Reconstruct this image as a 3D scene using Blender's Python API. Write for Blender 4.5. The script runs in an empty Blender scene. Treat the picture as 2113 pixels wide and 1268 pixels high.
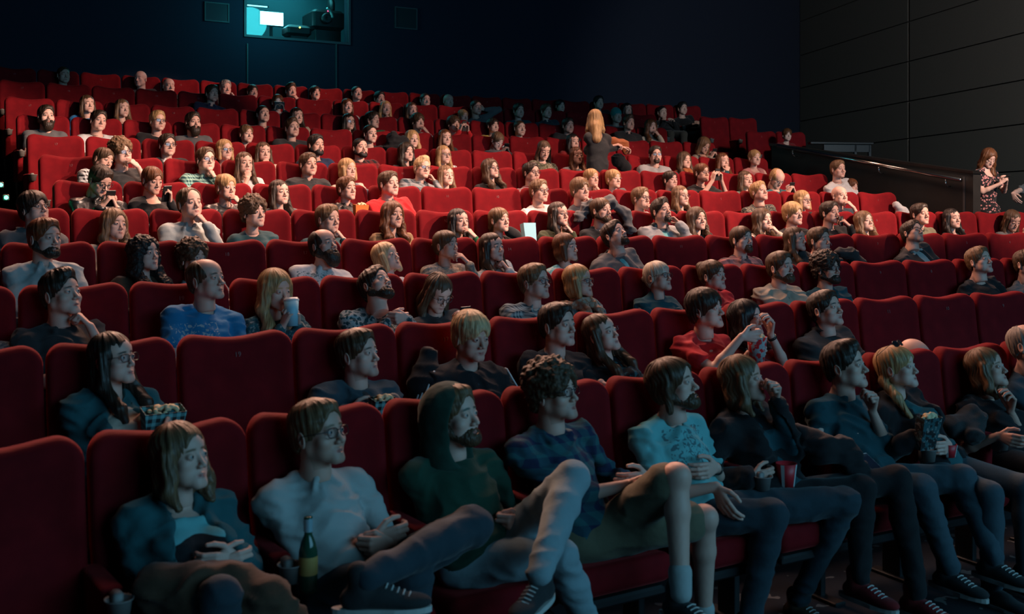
import bpy, math, random
import numpy as np
from mathutils import Matrix, Vector, Euler

# ------------------------------------------------------------------ camera, world, lights, exposure
C = bpy.context.scene.collection
S = bpy.context.scene
W, HT = 2113.0, 1268.0
FPX, PHI, HOR = 2177.8, 0.626, 450.2          # focal length in pixels, yaw of the camera, horizon row
CAMZ = 1.855
cam_d = bpy.data.cameras.new('camera'); cam = bpy.data.objects.new('camera', cam_d); C.objects.link(cam)
cam.location = (0, 0, CAMZ); cam.rotation_euler = (math.pi/2, 0, -PHI)
cam_d.sensor_fit = 'HORIZONTAL'; cam_d.sensor_width = 36.0; cam_d.lens = FPX/W*36.0
cam_d.shift_y = -(HT/2-HOR)/W; cam_d.clip_end = 200; cam_d.clip_start = .05
cam_d.dof.use_dof = True; cam_d.dof.focus_distance = 9.5; cam_d.dof.aperture_fstop = 3.6
S.camera = cam
S.view_settings.view_transform = 'Standard'; S.view_settings.look = 'None'
S.view_settings.exposure = 0.0; S.view_settings.gamma = 1.0; S.view_settings.use_curve_mapping = False
S.cycles.max_bounces = 4; S.cycles.diffuse_bounces = 2; S.cycles.glossy_bounces = 2
S.cycles.transmission_bounces = 4; S.cycles.transparent_max_bounces = 6
S.cycles.caustics_reflective = False; S.cycles.caustics_refractive = False
wd = bpy.data.worlds.new('world'); S.world = wd; wd.use_nodes = True
wd.node_tree.nodes['Background'].inputs[0].default_value = (.25, .45, .75, 1)
wd.node_tree.nodes['Background'].inputs[1].default_value = 0.006

def area(name, loc, target, size, sizey, power, col, spread=180):
    l = bpy.data.lights.new(name, 'AREA'); l.shape = 'RECTANGLE'; l.size = size; l.size_y = sizey
    l.energy = power; l.color = col; l.spread = math.radians(spread)
    o = bpy.data.objects.new(name, l); C.objects.link(o); o.location = loc
    o.rotation_euler = (Vector(target)-Vector(loc)).to_track_quat('-Z', 'Y').to_euler(); return o
def spot(name, loc, target, power, col, ang, blend, rad=.15):
    l = bpy.data.lights.new(name, 'SPOT'); l.energy = power; l.color = col; l.spot_size = math.radians(ang)
    l.spot_blend = blend; l.shadow_soft_size = rad
    o = bpy.data.objects.new(name, l); C.objects.link(o); o.location = loc
    o.rotation_euler = (Vector(target)-Vector(loc)).to_track_quat('-Z', 'Y').to_euler(); return o
SCREEN = Vector((7.0, -6.5, 4.6))
area('screen_light', SCREEN, (4.5, 6, 1.2), 11.0, 4.6, 700, (.18, .53, .80))
WARM = (1.0, .66, .50)
def pool(name, tx, ty, tz, radius, power, blend=.3, col=WARM, off=(4.6, -6.6, 3.5)):
    d = Vector(off).length
    spot(name, (tx+off[0], ty+off[1], tz+off[2]), (tx, ty, tz), power, col, math.degrees(2*math.atan(radius/d)), blend, .09)
pool('house_spot', 1.8, 10.0, 2.5, 2.3, 2500, .4)
pool('house_spot', 4.1, 9.4, 2.25, 2.6, 3200, .4)
pool('house_spot', 6.5, 9.1, 2.25, 2.6, 3200, .4)
pool('house_spot', 9.0, 8.6, 2.2, 2.5, 3000, .4, off=(2.6, -7.2, 3.6))
pool('house_spot', 11.3, 7.7, 2.1, 2.4, 3200, .5, off=(.6, -7.6, 3.7))
area('warm_fill', (5.8, 8.2, 7.6), (5.9, 7.6, 1.7), 6.0, 2.0, 190, (1.0, .60, .46), 96)  # soft warm fill added above the middle rows, no actual fixture
pool('house_spot', 2.5, 12.3, 3.5, 1.5, 1400, .5)
pool('house_spot_back', 5.4, 14.9, 4.3, .9, 1700, .5, (1, .55, .42))
pool('house_spot_back', 7.1, 14.3, 4.3, 1.1, 2300, .4, (1, .55, .42))
pool('house_spot_back', 8.7, 13.8, 4.3, .95, 1700, .5, (1, .55, .42))
pool('house_spot_right', 12.3, 10.0, 3.4, 1.3, 1300, .5)
spot('aisle_wash', (10.5, 3.0, 5.2), (15.6, 9.6, 4.0), 950, (1.0, .95, .88), 58, .5, .3)
area('rear_glow', (4.2, 11.5, 7.2), (2.6, 4.0, .8), 2.2, .8, 270, (1.0, .52, .36), 110)
area('rear_glow_right', (9.5, 10.5, 7.0), (7.0, 3.5, .8), 2.2, .8, 200, (1.0, .52, .36), 110)
HOUSE = 1

# ------------------------------------------------------------------ geometry of the rows (arcs around a common centre)
SP = 0.56; XC = .831; KAP = .034; Y0 = 3.744; DR = 1.1
PH = [.081, .185, .286, .957, 1.057, 1.17, 1.288, 1.402, 1.514, 1.595, 1.721, 1.721+.117]
HH = [-.735, -.549, -.358, -.156, .064, .306, .572, .835, 1.125, 1.426, 1.751, 2.06]
BACKH = 1.12
def yrow(i): return Y0+DR*i-.00034*i*i
def zfloor(i):
    if i < 0: return 0.0
    return HH[int(i)]-BACKH+CAMZ if i <= 11 else HH[11]-BACKH+CAMZ
def arc(Yr, s):
    R = 1/KAP+Yr; a = s/R
    return XC+R*math.sin(a), Yr-R*(1-math.cos(a)), -a
def ray_angle(px): return PHI+math.atan((px-W/2)/FPX)
def at_row(i, px, dy=0.0):
    """world x,y where the sight line of pixel column px meets the arc of row i shifted back by dy; and the arc's s, yaw"""
    R = 1/KAP+yrow(i)+dy; cx, cy = XC, yrow(i)-(1/KAP+yrow(i))
    t = ray_angle(px); dx, dyy = math.sin(t), math.cos(t)
    b = dx*(-cx)+dyy*(-cy); c = cx*cx+cy*cy-R*R
    q = -b+math.sqrt(b*b-c)
    x, y = q*dx, q*dyy
    a = math.atan2(x-cx, y-cy)
    return x, y, a*(1/KAP+yrow(i)), -a
def height(px, py, x, y):
    z = y*math.cos(PHI)+x*math.sin(PHI)
    return CAMZ-(py-HOR)*z/FPX
def seat_s(i, k): return PH[i]+(k+.5)*SP

# ------------------------------------------------------------------ signed distance fields -> meshes
class Field:
    def __init__(s, lo, hi, h):
        s.h = h; s.lo = np.array(lo, np.float32); n = np.ceil((np.array(hi)-np.array(lo))/h).astype(int)+2
        s.ax = [(s.lo[i]+h*np.arange(n[i])).astype(np.float32) for i in range(3)]
        s.V = np.full(tuple(n), .5, np.float32)
    def box(s, lo, hi):
        r = []
        for i in range(3):
            a = max(0, int((lo[i]-s.lo[i])/s.h)); b = min(len(s.ax[i]), int((hi[i]-s.lo[i])/s.h)+2)
            if b <= a: return None
            r.append(slice(a, b))
        return tuple(r)
    def pts(s, b): return s.ax[0][b[0]][:, None, None], s.ax[1][b[1]][None, :, None], s.ax[2][b[2]][None, None, :]
    def put(s, b, d, op, k):
        v = s.V[b]
        if op == 'u': s.V[b] = np.minimum(v, d)-np.maximum(k-np.abs(v-d), 0)**2/(4*k)
        elif op == 's': s.V[b] = np.maximum(v, -d)+np.maximum(k-np.abs(v+d), 0)**2/(4*k)
        elif op == 'i': s.V[b] = np.maximum(v, d)
    def cone(s, a, b_, ra, rb, op='u', k=.02, e=0.):
        a = np.array(a, np.float32); b_ = np.array(b_, np.float32); ra += e; rb += e
        if np.abs(a-b_).sum() < 1e-6: b_ = b_+np.float32(1e-4)
        m = max(ra, rb)+k+2*s.h; bx = s.box(np.minimum(a, b_)-m, np.maximum(a, b_)+m)
        if bx is None: return s
        X, Y, Z = s.pts(bx); u = b_-a; L = float(u@u)
        t = np.clip(((X-a[0])*u[0]+(Y-a[1])*u[1]+(Z-a[2])*u[2])/L, 0, 1)
        d = np.sqrt((X-a[0]-t*u[0])**2+(Y-a[1]-t*u[1])**2+(Z-a[2]-t*u[2])**2)-(ra+(rb-ra)*t)
        s.put(bx, d, op, k); return s
    def ell(s, c, r, op='u', k=.02, R=None, e=0.):
        c = np.array(c, np.float32); r = np.array(r, np.float32)+e; m = float(r.max())+k+2*s.h
        bx = s.box(c-m, c+m)
        if bx is None: return s
        X, Y, Z = s.pts(bx); X = X-c[0]; Y = Y-c[1]; Z = Z-c[2]
        if R is not None:
            R = np.array(R, np.float32)     # columns are the ellipsoid's axes
            X, Y, Z = (R[0, 0]*X+R[1, 0]*Y+R[2, 0]*Z, R[0, 1]*X+R[1, 1]*Y+R[2, 1]*Z, R[0, 2]*X+R[1, 2]*Y+R[2, 2]*Z)
        k0 = np.sqrt((X/r[0])**2+(Y/r[1])**2+(Z/r[2])**2); k1 = np.sqrt((X/r[0]**2)**2+(Y/r[1]**2)**2+(Z/r[2]**2)**2)+1e-6
        s.put(bx, k0*(k0-1)/k1, op, k); return s
    def func(s, fn, op='u', k=.01):
        b = (slice(None),)*3; X, Y, Z = s.pts(b); s.put(b, fn(X, Y, Z), op, k); return s
    def mesh(s):
        V = s.V; V[0] = V[-1] = 1; V[:, 0] = V[:, -1] = 1; V[:, :, 0] = V[:, :, -1] = 1
        I = V < 0; n = V.shape
        c = I[:-1, :-1, :-1].astype(np.int8)
        for d in ((0,0,1),(0,1,0),(0,1,1),(1,0,0),(1,0,1),(1,1,0),(1,1,1)):
            c = c+I[d[0]:n[0]-1+d[0], d[1]:n[1]-1+d[1], d[2]:n[2]-1+d[2]]
        cells = np.argwhere((c > 0) & (c < 8))
        if len(cells) == 0: return np.zeros((0, 3)), np.zeros((0, 4), int)
        idx = np.full((n[0]-1, n[1]-1, n[2]-1), -1, np.int32); idx[tuple(cells.T)] = np.arange(len(cells))
        cor = [(a, b, g) for a in (0, 1) for b in (0, 1) for g in (0, 1)]
        vals = np.stack([V[cells[:, 0]+o[0], cells[:, 1]+o[1], cells[:, 2]+o[2]] for o in cor], 1)
        acc = np.zeros((len(cells), 3), np.float32); cnt = np.zeros(len(cells), np.float32)
        for i in range(8):
            for j in range(i+1, 8):
                if sum(abs(cor[i][q]-cor[j][q]) for q in range(3)) != 1: continue
                a, b = vals[:, i], vals[:, j]; m = (a < 0) != (b < 0); t = a/(a-b+1e-12*(a == b))
                oi, oj = np.array(cor[i], np.float32), np.array(cor[j], np.float32)
                p = oi+(oj-oi)*t[:, None]; acc[m] += p[m]; cnt[m] += 1
        P = s.lo+s.h*(cells+acc/cnt[:, None])
        F = []
        for ax in range(3):
            A = [slice(0, n[q]-1) if q == ax else slice(1, n[q]-1) for q in range(3)]
            B = list(A); B[ax] = slice(1, n[ax])
            e = I[tuple(A)] != I[tuple(B)]; g = np.argwhere(e)
            if len(g) == 0: continue
            off = np.array([0 if q == ax else 1 for q in range(3)]); g = g+off
            o1, o2 = [q for q in range(3) if q != ax]
            q4 = []
            for d1, d2 in ((1, 1), (0, 1), (0, 0), (1, 0)):
                h_ = g.copy(); h_[:, o1] -= d1; h_[:, o2] -= d2; q4.append(idx[tuple(h_.T)])
            q4 = np.stack(q4, 1); inside = I[tuple(g.T)]
            flip = inside if ax != 1 else ~inside
            q4[~flip] = q4[~flip][:, ::-1]; F.append(q4)
        return P, np.concatenate(F)

def vnoise(p, seed=0):
    i = np.floor(p).astype(np.int64); f = p-i; f = f*f*(3-2*f); out = 0
    for d in ((0,0,0),(0,0,1),(0,1,0),(0,1,1),(1,0,0),(1,0,1),(1,1,0),(1,1,1)):
        h = ((i[:, 0]+d[0])*73856093 ^ (i[:, 1]+d[1])*19349663 ^ (i[:, 2]+d[2])*83492791 ^ seed*2654435) & 0xffffff
        h = (h*1103515245+12345) & 0x7fffffff
        w = 1
        for q in range(3): w = w*(f[:, q] if d[q] else 1-f[:, q])
        out = out+w*((h % 65536)/32768.0-1)
    return out
def vnormals(P, F):
    n = np.zeros_like(P); a = P[F[:, 2]]-P[F[:, 0]]; b = P[F[:, 3]]-P[F[:, 1]]; c = np.cross(a, b)
    for q in range(4): np.add.at(n, F[:, q], c)
    return n/(np.linalg.norm(n, axis=1, keepdims=True)+1e-9)
def smooth(P, F, it=1, lam=.5):
    for _ in range(it):
        acc = np.zeros_like(P); cnt = np.zeros(len(P))
        for q in range(4):
            np.add.at(acc, F[:, q], P[F[:, (q+1) % 4]]); np.add.at(acc, F[:, q], P[F[:, (q+3) % 4]]); np.add.at(cnt, F[:, q], 2)
        P = P*(1-lam)+lam*acc/np.maximum(cnt, 1)[:, None]
    return P
def to_mesh(name, P, F, mat=None, masks=None, flat=False):
    me = bpy.data.meshes.new(name); P = np.asarray(P, np.float32); F = np.asarray(F, np.int32)
    me.vertices.add(len(P)); me.vertices.foreach_set('co', P.ravel())
    k = F.shape[1] if len(F) else 4
    me.loops.add(F.size); me.loops.foreach_set('vertex_index', F.ravel())
    me.polygons.add(len(F)); me.polygons.foreach_set('loop_start', np.arange(len(F))*k)
    me.polygons.foreach_set('use_smooth', np.full(len(F), not flat))
    me.update(calc_edges=True)
    if masks is not None:
        at = me.attributes.new('mask', 'FLOAT_COLOR', 'POINT'); m4 = np.ones((len(P), 4), np.float32); m4[:, :3] = masks
        at.data.foreach_set('color', m4.ravel())
    if mat: me.materials.append(mat)
    return me
def join(parts):
    Ps, Fs, n = [], [], 0
    for P, F in parts:
        if len(P) == 0: continue
        Ps.append(P); Fs.append(F+n); n += len(P)
    return np.concatenate(Ps), np.concatenate(Fs)

# ------------------------------------------------------------------ object helpers
def obj(name, me, parent=None, color=None, mat=None, loc=None):
    o = bpy.data.objects.new(name, me); C.objects.link(o)
    if parent is not None: o.parent = parent
    if color is not None: o.color = (*color, 1)
    if loc is not None: o.location = loc
    if mat is not None:
        if not me.materials: me.materials.append(mat)
        o.material_slots[0].link = 'OBJECT'; o.material_slots[0].material = mat
    return o
def tag(o, label, cat, group=None, kind=None):
    if label: o['label'] = label
    if cat: o['category'] = cat
    if group: o['group'] = group
    if kind: o['kind'] = kind
    return o
class MB:
    """boxes, tubes, prisms collected into one mesh"""
    def __init__(s): s.v = []; s.f = []
    def add(s, vs, fs):
        n = len(s.v); s.v += [tuple(v) for v in vs]; s.f += [tuple(i+n for i in f) for f in fs]; return s
    def box(s, c, d, M=None, bev=0.0):
        x, y, z = [q/2 for q in d]
        if bev <= 0:
            vs = [Vector((a*x, b*y, g*z)) for a in (-1, 1) for b in (-1, 1) for g in (-1, 1)]
            fs = [(0,1,3,2),(4,6,7,5),(0,4,5,1),(2,3,7,6),(0,2,6,4),(1,5,7,3)]
        else:
            b = min(bev, x*.49, y*.49, z*.49); vs = []; ring = []
            for zz, k in ((-z, b), (-z+b, 0), (z-b, 0), (z, b)):
                r = []
                X, Y = x-k, y-k
                for (sx, sy) in ((1, 1), (-1, 1), (-1, -1), (1, -1)):
                    c2 = max(b-k*.0, b)
                    pts = [(sx*X, sy*(Y-c2)), (sx*(X-c2*.3), sy*(Y-c2*.3)), (sx*(X-c2), sy*Y)]
                    if sx*sy < 0: pts = pts[::-1]
                    for p in pts: r.append(len(vs)); vs.append(Vector((p[0], p[1], zz)))
                ring.append(r)
            n = 12; fs = [tuple(reversed(ring[0])), tuple(ring[3])]
            for a in range(3):
                for i in range(n): fs.append((ring[a][i], ring[a][(i+1) % n], ring[a+1][(i+1) % n], ring[a+1][i]))
        c = Vector(c)
        vs = [(M @ v if M is not None else v)+c for v in vs]
        return s.add(vs, fs)
    def tube(s, pts, r, n=8, cap=True):
        pts = [Vector(p) for p in pts]; rs = r if isinstance(r, (list, tuple)) else [r]*len(pts); vs = []; fs = []
        ref = None
        for i, p in enumerate(pts):
            d = (pts[min(i+1, len(pts)-1)]-pts[max(i-1, 0)]).normalized()
            if ref is None: ref = Vector((0, 0, 1)) if abs(d.z) < .9 else Vector((1, 0, 0))
            a = d.cross(ref).normalized(); b = a.cross(d).normalized(); ref = b
            for k in range(n):
                t = 2*math.pi*k/n; vs.append(p+(a*math.cos(t)+b*math.sin(t))*rs[i])
        for i in range(len(pts)-1):
            for k in range(n): fs.append((i*n+k, i*n+(k+1) % n, (i+1)*n+(k+1) % n, (i+1)*n+k))
        if cap: fs += [tuple(range(n-1, -1, -1)), tuple(range((len(pts)-1)*n, len(pts)*n))]
        return s.add(vs, fs)
    def lathe(s, prof, n=20, M=None, c=(0, 0, 0)):
        vs = []; fs = []; c = Vector(c)
        for r, z in prof:
            for k in range(n):
                t = 2*math.pi*k/n; v = Vector((r*math.cos(t), r*math.sin(t), z)); vs.append((M @ v if M is not None else v)+c)
        for i in range(len(prof)-1):
            for k in range(n): fs.append((i*n+k, i*n+(k+1) % n, (i+1)*n+(k+1) % n, (i+1)*n+k))
        return s.add(vs, fs)
    def build(s, name, mat=None, parent=None, smoothf=False, color=None):
        me = bpy.data.meshes.new(name); me.from_pydata(s.v, [], s.f); me.update()
        if smoothf: me.polygons.foreach_set('use_smooth', [True]*len(me.polygons))
        if mat: me.materials.append(mat)
        return obj(name, me, parent, color)

# ------------------------------------------------------------------ materials
def newmat(name):
    m = bpy.data.materials.new(name); m.use_nodes = True; nt = m.node_tree; return m, nt, nt.nodes['Principled BSDF']
def N(nt, t, **kw):
    n = nt.nodes.new(t)
    for k, v in kw.items():
        if k.startswith('i_'): n.inputs[int(k[2:])].default_value = v
        else: setattr(n, k, v)
    return n
def coords(nt, out='Object', scale=(1, 1, 1)):
    tc = N(nt, 'ShaderNodeTexCoord'); mp = N(nt, 'ShaderNodeMapping'); mp.inputs['Scale'].default_value = scale
    nt.links.new(tc.outputs[out], mp.inputs[0]); return mp.outputs[0]
def mix(nt, fac, a, b, mode='MIX'):
    m = N(nt, 'ShaderNodeMix', data_type='RGBA', blend_type=mode)
    for s_, v in ((0, fac), (6, a), (7, b)):
        if hasattr(v, 'is_linked') or hasattr(v, 'links'): nt.links.new(v, m.inputs[s_])
        else: m.inputs[s_].default_value = v if s_ == 0 else (v if len(v) == 4 else (*v, 1))
    return m.outputs[2]
def math_(nt, op, a, b=None, clamp=False):
    m = N(nt, 'ShaderNodeMath', operation=op, use_clamp=clamp)
    for i, v in enumerate((a, b)):
        if v is None: continue
        if hasattr(v, 'links'): nt.links.new(v, m.inputs[i])
        else: m.inputs[i].default_value = v
    return m.outputs[0]
def bump(nt, bs, h, strength, dist=.002):
    b = N(nt, 'ShaderNodeBump'); b.inputs['Strength'].default_value = strength; b.inputs['Distance'].default_value = dist
    nt.links.new(h, b.inputs['Height']); nt.links.new(b.outputs[0], bs.inputs['Normal'])
def flatmat(name, col, rough=.6, metal=0., noise=0., nscale=30., emit=None, estr=0., spec=.5):
    m, nt, bs = newmat(name); bs.inputs['Base Color'].default_value = (*col, 1); bs.inputs['Roughness'].default_value = rough
    bs.inputs['Metallic'].default_value = metal; bs.inputs['Specular IOR Level'].default_value = spec
    if noise:
        v = coords(nt); t = N(nt, 'ShaderNodeTexNoise'); t.inputs['Scale'].default_value = nscale; nt.links.new(v, t.inputs[0])
        a = tuple(c*(1-noise) for c in col); b = tuple(min(1, c*(1+noise)) for c in col)
        nt.links.new(mix(nt, t.outputs[0], a, b), bs.inputs['Base Color']); bump(nt, bs, t.outputs[0], .3)
    if emit: bs.inputs['Emission Color'].default_value = (*emit, 1); bs.inputs['Emission Strength'].default_value = estr
    return m
def mat_velvet():
    m, nt, bs = newmat('red_velvet'); v = coords(nt)
    t = N(nt, 'ShaderNodeTexNoise'); t.inputs['Scale'].default_value = 9; t.inputs['Detail'].default_value = 4; nt.links.new(v, t.inputs[0])
    t2 = N(nt, 'ShaderNodeTexNoise'); t2.inputs['Scale'].default_value = 420; nt.links.new(v, t2.inputs[0])
    r = N(nt, 'ShaderNodeMapRange'); r.inputs[1].default_value = .35; r.inputs[2].default_value = .65; nt.links.new(t.outputs[0], r.inputs[0])
    nt.links.new(mix(nt, r.outputs[0], (.13, .0034, .0065), (.18, .005, .0085)), bs.inputs['Base Color'])
    bs.inputs['Roughness'].default_value = .85; bs.inputs['Specular IOR Level'].default_value = .12
    bs.inputs['Sheen Weight'].default_value = .35; bs.inputs['Sheen Roughness'].default_value = .35
    bs.inputs['Sheen Tint'].default_value = (1, .12, .12, 1)
    bump(nt, bs, t2.outputs[0], .25, .001); return m
def mat_skin():
    m, nt, bs = newmat('skin'); v = coords(nt)
    at = N(nt, 'ShaderNodeAttribute', attribute_name='mask'); sp = N(nt, 'ShaderNodeSeparateColor'); nt.links.new(at.outputs[0], sp.inputs[0])
    oi = N(nt, 'ShaderNodeObjectInfo')
    t = N(nt, 'ShaderNodeTexNoise'); t.inputs['Scale'].default_value = 22; t.inputs['Detail'].default_value = 3; nt.links.new(v, t.inputs[0])
    # skin tone varies a little from person to person
    rnd = mix(nt, oi.outputs['Random'], (.55, .32, .245), (.66, .42, .34))
    tone = mix(nt, math_(nt, 'MULTIPLY', t.outputs[0], .3), rnd, (.55, .24, .19))
    lips = mix(nt, math_(nt, 'MULTIPLY', sp.outputs[0], .75), tone, (.36, .095, .085))
    brow = mix(nt, sp.outputs[1], lips, oi.outputs['Color'])
    dk = mix(nt, math_(nt, 'MULTIPLY', sp.outputs[2], .5), brow, oi.outputs['Color'])
    nt.links.new(dk, bs.inputs['Base Color']); bs.inputs['Roughness'].default_value = .52
    bs.inputs['Specular IOR Level'].default_value = .4
    t2 = N(nt, 'ShaderNodeTexNoise'); t2.inputs['Scale'].default_value = 260; nt.links.new(v, t2.inputs[0]); bump(nt, bs, t2.outputs[0], .12, .001)
    return m
def mat_hair(curly=False):
    m, nt, bs = newmat('hair_curly' if curly else 'hair'); oi = N(nt, 'ShaderNodeObjectInfo')
    if curly: v = coords(nt, scale=(150, 150, 60))
    else:
        v0 = coords(nt); sp = N(nt, 'ShaderNodeSeparateXYZ'); nt.links.new(v0, sp.inputs[0]); cb = N(nt, 'ShaderNodeCombineXYZ')
        az = math_(nt, 'ARCTAN2', sp.outputs[0], math_(nt, 'ADD', sp.outputs[1], -.03))
        nt.links.new(math_(nt, 'MULTIPLY', az, 26), cb.inputs[0]); nt.links.new(math_(nt, 'MULTIPLY', sp.outputs[2], 16), cb.inputs[1]); v = cb.outputs[0]
    t = N(nt, 'ShaderNodeTexNoise'); t.inputs['Scale'].default_value = 1; t.inputs['Detail'].default_value = 3; t.inputs['Distortion'].default_value = .5; nt.links.new(v, t.inputs[0])
    r = N(nt, 'ShaderNodeMapRange'); r.inputs[1].default_value = .3; r.inputs[2].default_value = .7; nt.links.new(t.outputs[0], r.inputs[0])
    d = mix(nt, 1.0, oi.outputs['Color'], (.42, .40, .38), 'MULTIPLY'); l = mix(nt, 1.0, oi.outputs['Color'], (1.35, 1.3, 1.25), 'MULTIPLY')
    nt.links.new(mix(nt, r.outputs[0], d, l), bs.inputs['Base Color']); bs.inputs['Roughness'].default_value = .55 if curly else .42
    bs.inputs['Specular IOR Level'].default_value = .35; bump(nt, bs, t.outputs[0], .9, .004); return m
def mat_cloth(kind='plain', c2=(.02, .02, .02)):
    """fabric: the object's own colour, with a second colour for woven or printed patterns"""
    m, nt, bs = newmat('fabric_'+kind); oi = N(nt, 'ShaderNodeObjectInfo'); c1 = oi.outputs['Color']; v = coords(nt)
    w = N(nt, 'ShaderNodeTexNoise'); w.inputs['Scale'].default_value = 14; w.inputs['Detail'].default_value = 4; nt.links.new(v, w.inputs[0])
    dark = mix(nt, 1.0, c1, (.82, .82, .82), 'MULTIPLY'); base = mix(nt, w.outputs[0], dark, c1)
    if kind in ('plaid', 'check'):
        sep = N(nt, 'ShaderNodeSeparateXYZ'); nt.links.new(v, sep.inputs[0]); sc = 75 if kind == 'plaid' else 190
        a = math_(nt, 'GREATER_THAN', math_(nt, 'SINE', math_(nt, 'MULTIPLY', math_(nt, 'ADD', sep.outputs[0], sep.outputs[1]), sc)), 0.1)
        b = math_(nt, 'GREATER_THAN', math_(nt, 'SINE', math_(nt, 'MULTIPLY', sep.outputs[2], sc)), 0.1)
        f = math_(nt, 'MULTIPLY', math_(nt, 'ADD', a, b), .5); base = mix(nt, f, base, (*c2, 1))
    elif kind == 'floral':
        t = N(nt, 'ShaderNodeTexVoronoi'); t.inputs['Scale'].default_value = 30; nt.links.new(v, t.inputs[0])
        base = mix(nt, math_(nt, 'LESS_THAN', t.outputs[0], .36), base, (*c2, 1))
    elif kind == 'block':
        sep = N(nt, 'ShaderNodeSeparateXYZ'); nt.links.new(v, sep.inputs[0])
        base = mix(nt, math_(nt, 'LESS_THAN', math_(nt, 'ADD', sep.outputs[2], math_(nt, 'MULTIPLY', math_(nt, 'MULTIPLY', sep.outputs[0], sep.outputs[0]), 1.6)), .815), base, (*c2, 1))
    elif kind == 'emblem':
        sep = N(nt, 'ShaderNodeSeparateXYZ'); nt.links.new(v, sep.inputs[0]); t = N(nt, 'ShaderNodeTexNoise'); t.inputs['Scale'].default_value = 34; t.inputs['Distortion'].default_value = 1.5; nt.links.new(v, t.inputs[0])
        f = math_(nt, 'GREATER_THAN', t.outputs[0], .56)
        z_ = math_(nt, 'MULTIPLY', math_(nt, 'GREATER_THAN', sep.outputs[2], .72), math_(nt, 'LESS_THAN', sep.outputs[2], .91)); x_ = math_(nt, 'LESS_THAN', math_(nt, 'ABSOLUTE', sep.outputs[0]), .13)
        base = mix(nt, math_(nt, 'MULTIPLY', math_(nt, 'MULTIPLY', f, z_), math_(nt, 'MULTIPLY', x_, .75)), base, (*c2, 1))
    elif kind == 'stripe':
        sep = N(nt, 'ShaderNodeSeparateXYZ'); nt.links.new(v, sep.inputs[0])
        f = math_(nt, 'GREATER_THAN', math_(nt, 'SINE', math_(nt, 'MULTIPLY', sep.outputs[2], 160)), 0.2); base = mix(nt, f, base, (*c2, 1))
    elif kind == 'print':
        t = N(nt, 'ShaderNodeTexVoronoi'); t.inputs['Scale'].default_value = 38; nt.links.new(v, t.inputs[0])
        t3 = N(nt, 'ShaderNodeTexNoise'); t3.inputs['Scale'].default_value = 60; nt.links.new(v, t3.inputs[0])
        f = math_(nt, 'GREATER_THAN', math_(nt, 'ADD', t.outputs[0], t3.outputs[0]), 1.0); f2 = math_(nt, 'GREATER_THAN', t3.outputs[0], .6)
        base = mix(nt, math_(nt, 'MULTIPLY', f, .7), base, (*c2, 1)); base = mix(nt, math_(nt, 'MULTIPLY', f2, .35), base, (.55, .45, .4, 1))
    nt.links.new(base, bs.inputs['Base Color'])
    bs.inputs['Roughness'].default_value = .35 if kind == 'leather' else .85
    bs.inputs['Specular IOR Level'].default_value = .5 if kind == 'leather' else .2
    if kind not in ('leather',): bs.inputs['Sheen Weight'].default_value = .12
    t2 = N(nt, 'ShaderNodeTexNoise'); t2.inputs['Scale'].default_value = 55; t2.inputs['Detail'].default_value = 5; nt.links.new(v, t2.inputs[0]); bump(nt, bs, t2.outputs[0], .35, .004)
    return m
def mat_eye():
    m, nt, bs = newmat('eye'); v = coords(nt); sep = N(nt, 'ShaderNodeSeparateXYZ'); nt.links.new(v, sep.inputs[0])
    a = math_(nt, 'LESS_THAN', sep.outputs[1], -.0102); b = math_(nt, 'LESS_THAN', sep.outputs[1], -.0121)
    c = mix(nt, a, (.36, .32, .30), (.05, .05, .05)); nt.links.new(mix(nt, b, c, (.004, .004, .004)), bs.inputs['Base Color'])
    bs.inputs['Roughness'].default_value = .12; return m
def mat_glass(name, tint=(.9, .95, 1), refl=.12, rough=.03):
    m = bpy.data.materials.new(name); m.use_nodes = True; nt = m.node_tree; nt.nodes.clear()
    o = N(nt, 'ShaderNodeOutputMaterial'); tr = N(nt, 'ShaderNodeBsdfTransparent'); gl = N(nt, 'ShaderNodeBsdfGlossy'); mx = N(nt, 'ShaderNodeMixShader')
    tr.inputs[0].default_value = (*tint, 1); gl.inputs['Roughness'].default_value = rough; mx.inputs[0].default_value = refl
    nt.links.new(tr.outputs[0], mx.inputs[1]); nt.links.new(gl.outputs[0], mx.inputs[2]); nt.links.new(mx.outputs[0], o.inputs[0]); return m
def mat_emit(name, col, strength):
    m = bpy.data.materials.new(name); m.use_nodes = True; nt = m.node_tree; nt.nodes.clear()
    o = N(nt, 'ShaderNodeOutputMaterial'); e = N(nt, 'ShaderNodeEmission'); e.inputs[0].default_value = (*col, 1); e.inputs[1].default_value = strength
    nt.links.new(e.outputs[0], o.inputs[0]); return m
VEL = mat_velvet(); SKIN = mat_skin(); HAIR = mat_hair(); HAIRC = mat_hair(True); EYE = mat_eye()
LENS = mat_glass('spectacle_lens', (.92, .96, 1), .08)
FRAME = flatmat('spectacle_frame', (.012, .012, .014), .3)
BLACKP = flatmat('black_plastic', (.012, .012, .013), .45)
STEEL = flatmat('armrest_metal', (.20, .185, .175), .6, .3)
CHROME = flatmat('polished_rail', (.75, .74, .72), .18, 1.)
NUMM = flatmat('number_thread', (.24, .07, .07), .7)
TEETH = flatmat('teeth', (.72, .68, .62), .3)
FAB = {k: mat_cloth(k) for k in ('plain', 'leather')}
def fab(kind, c2=None):
    if kind in FAB and c2 is None: return FAB[kind]
    key = (kind, c2)
    if key not in FAB: FAB[key] = mat_cloth(kind, c2 or (.02, .02, .02))
    return FAB[key]

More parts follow.
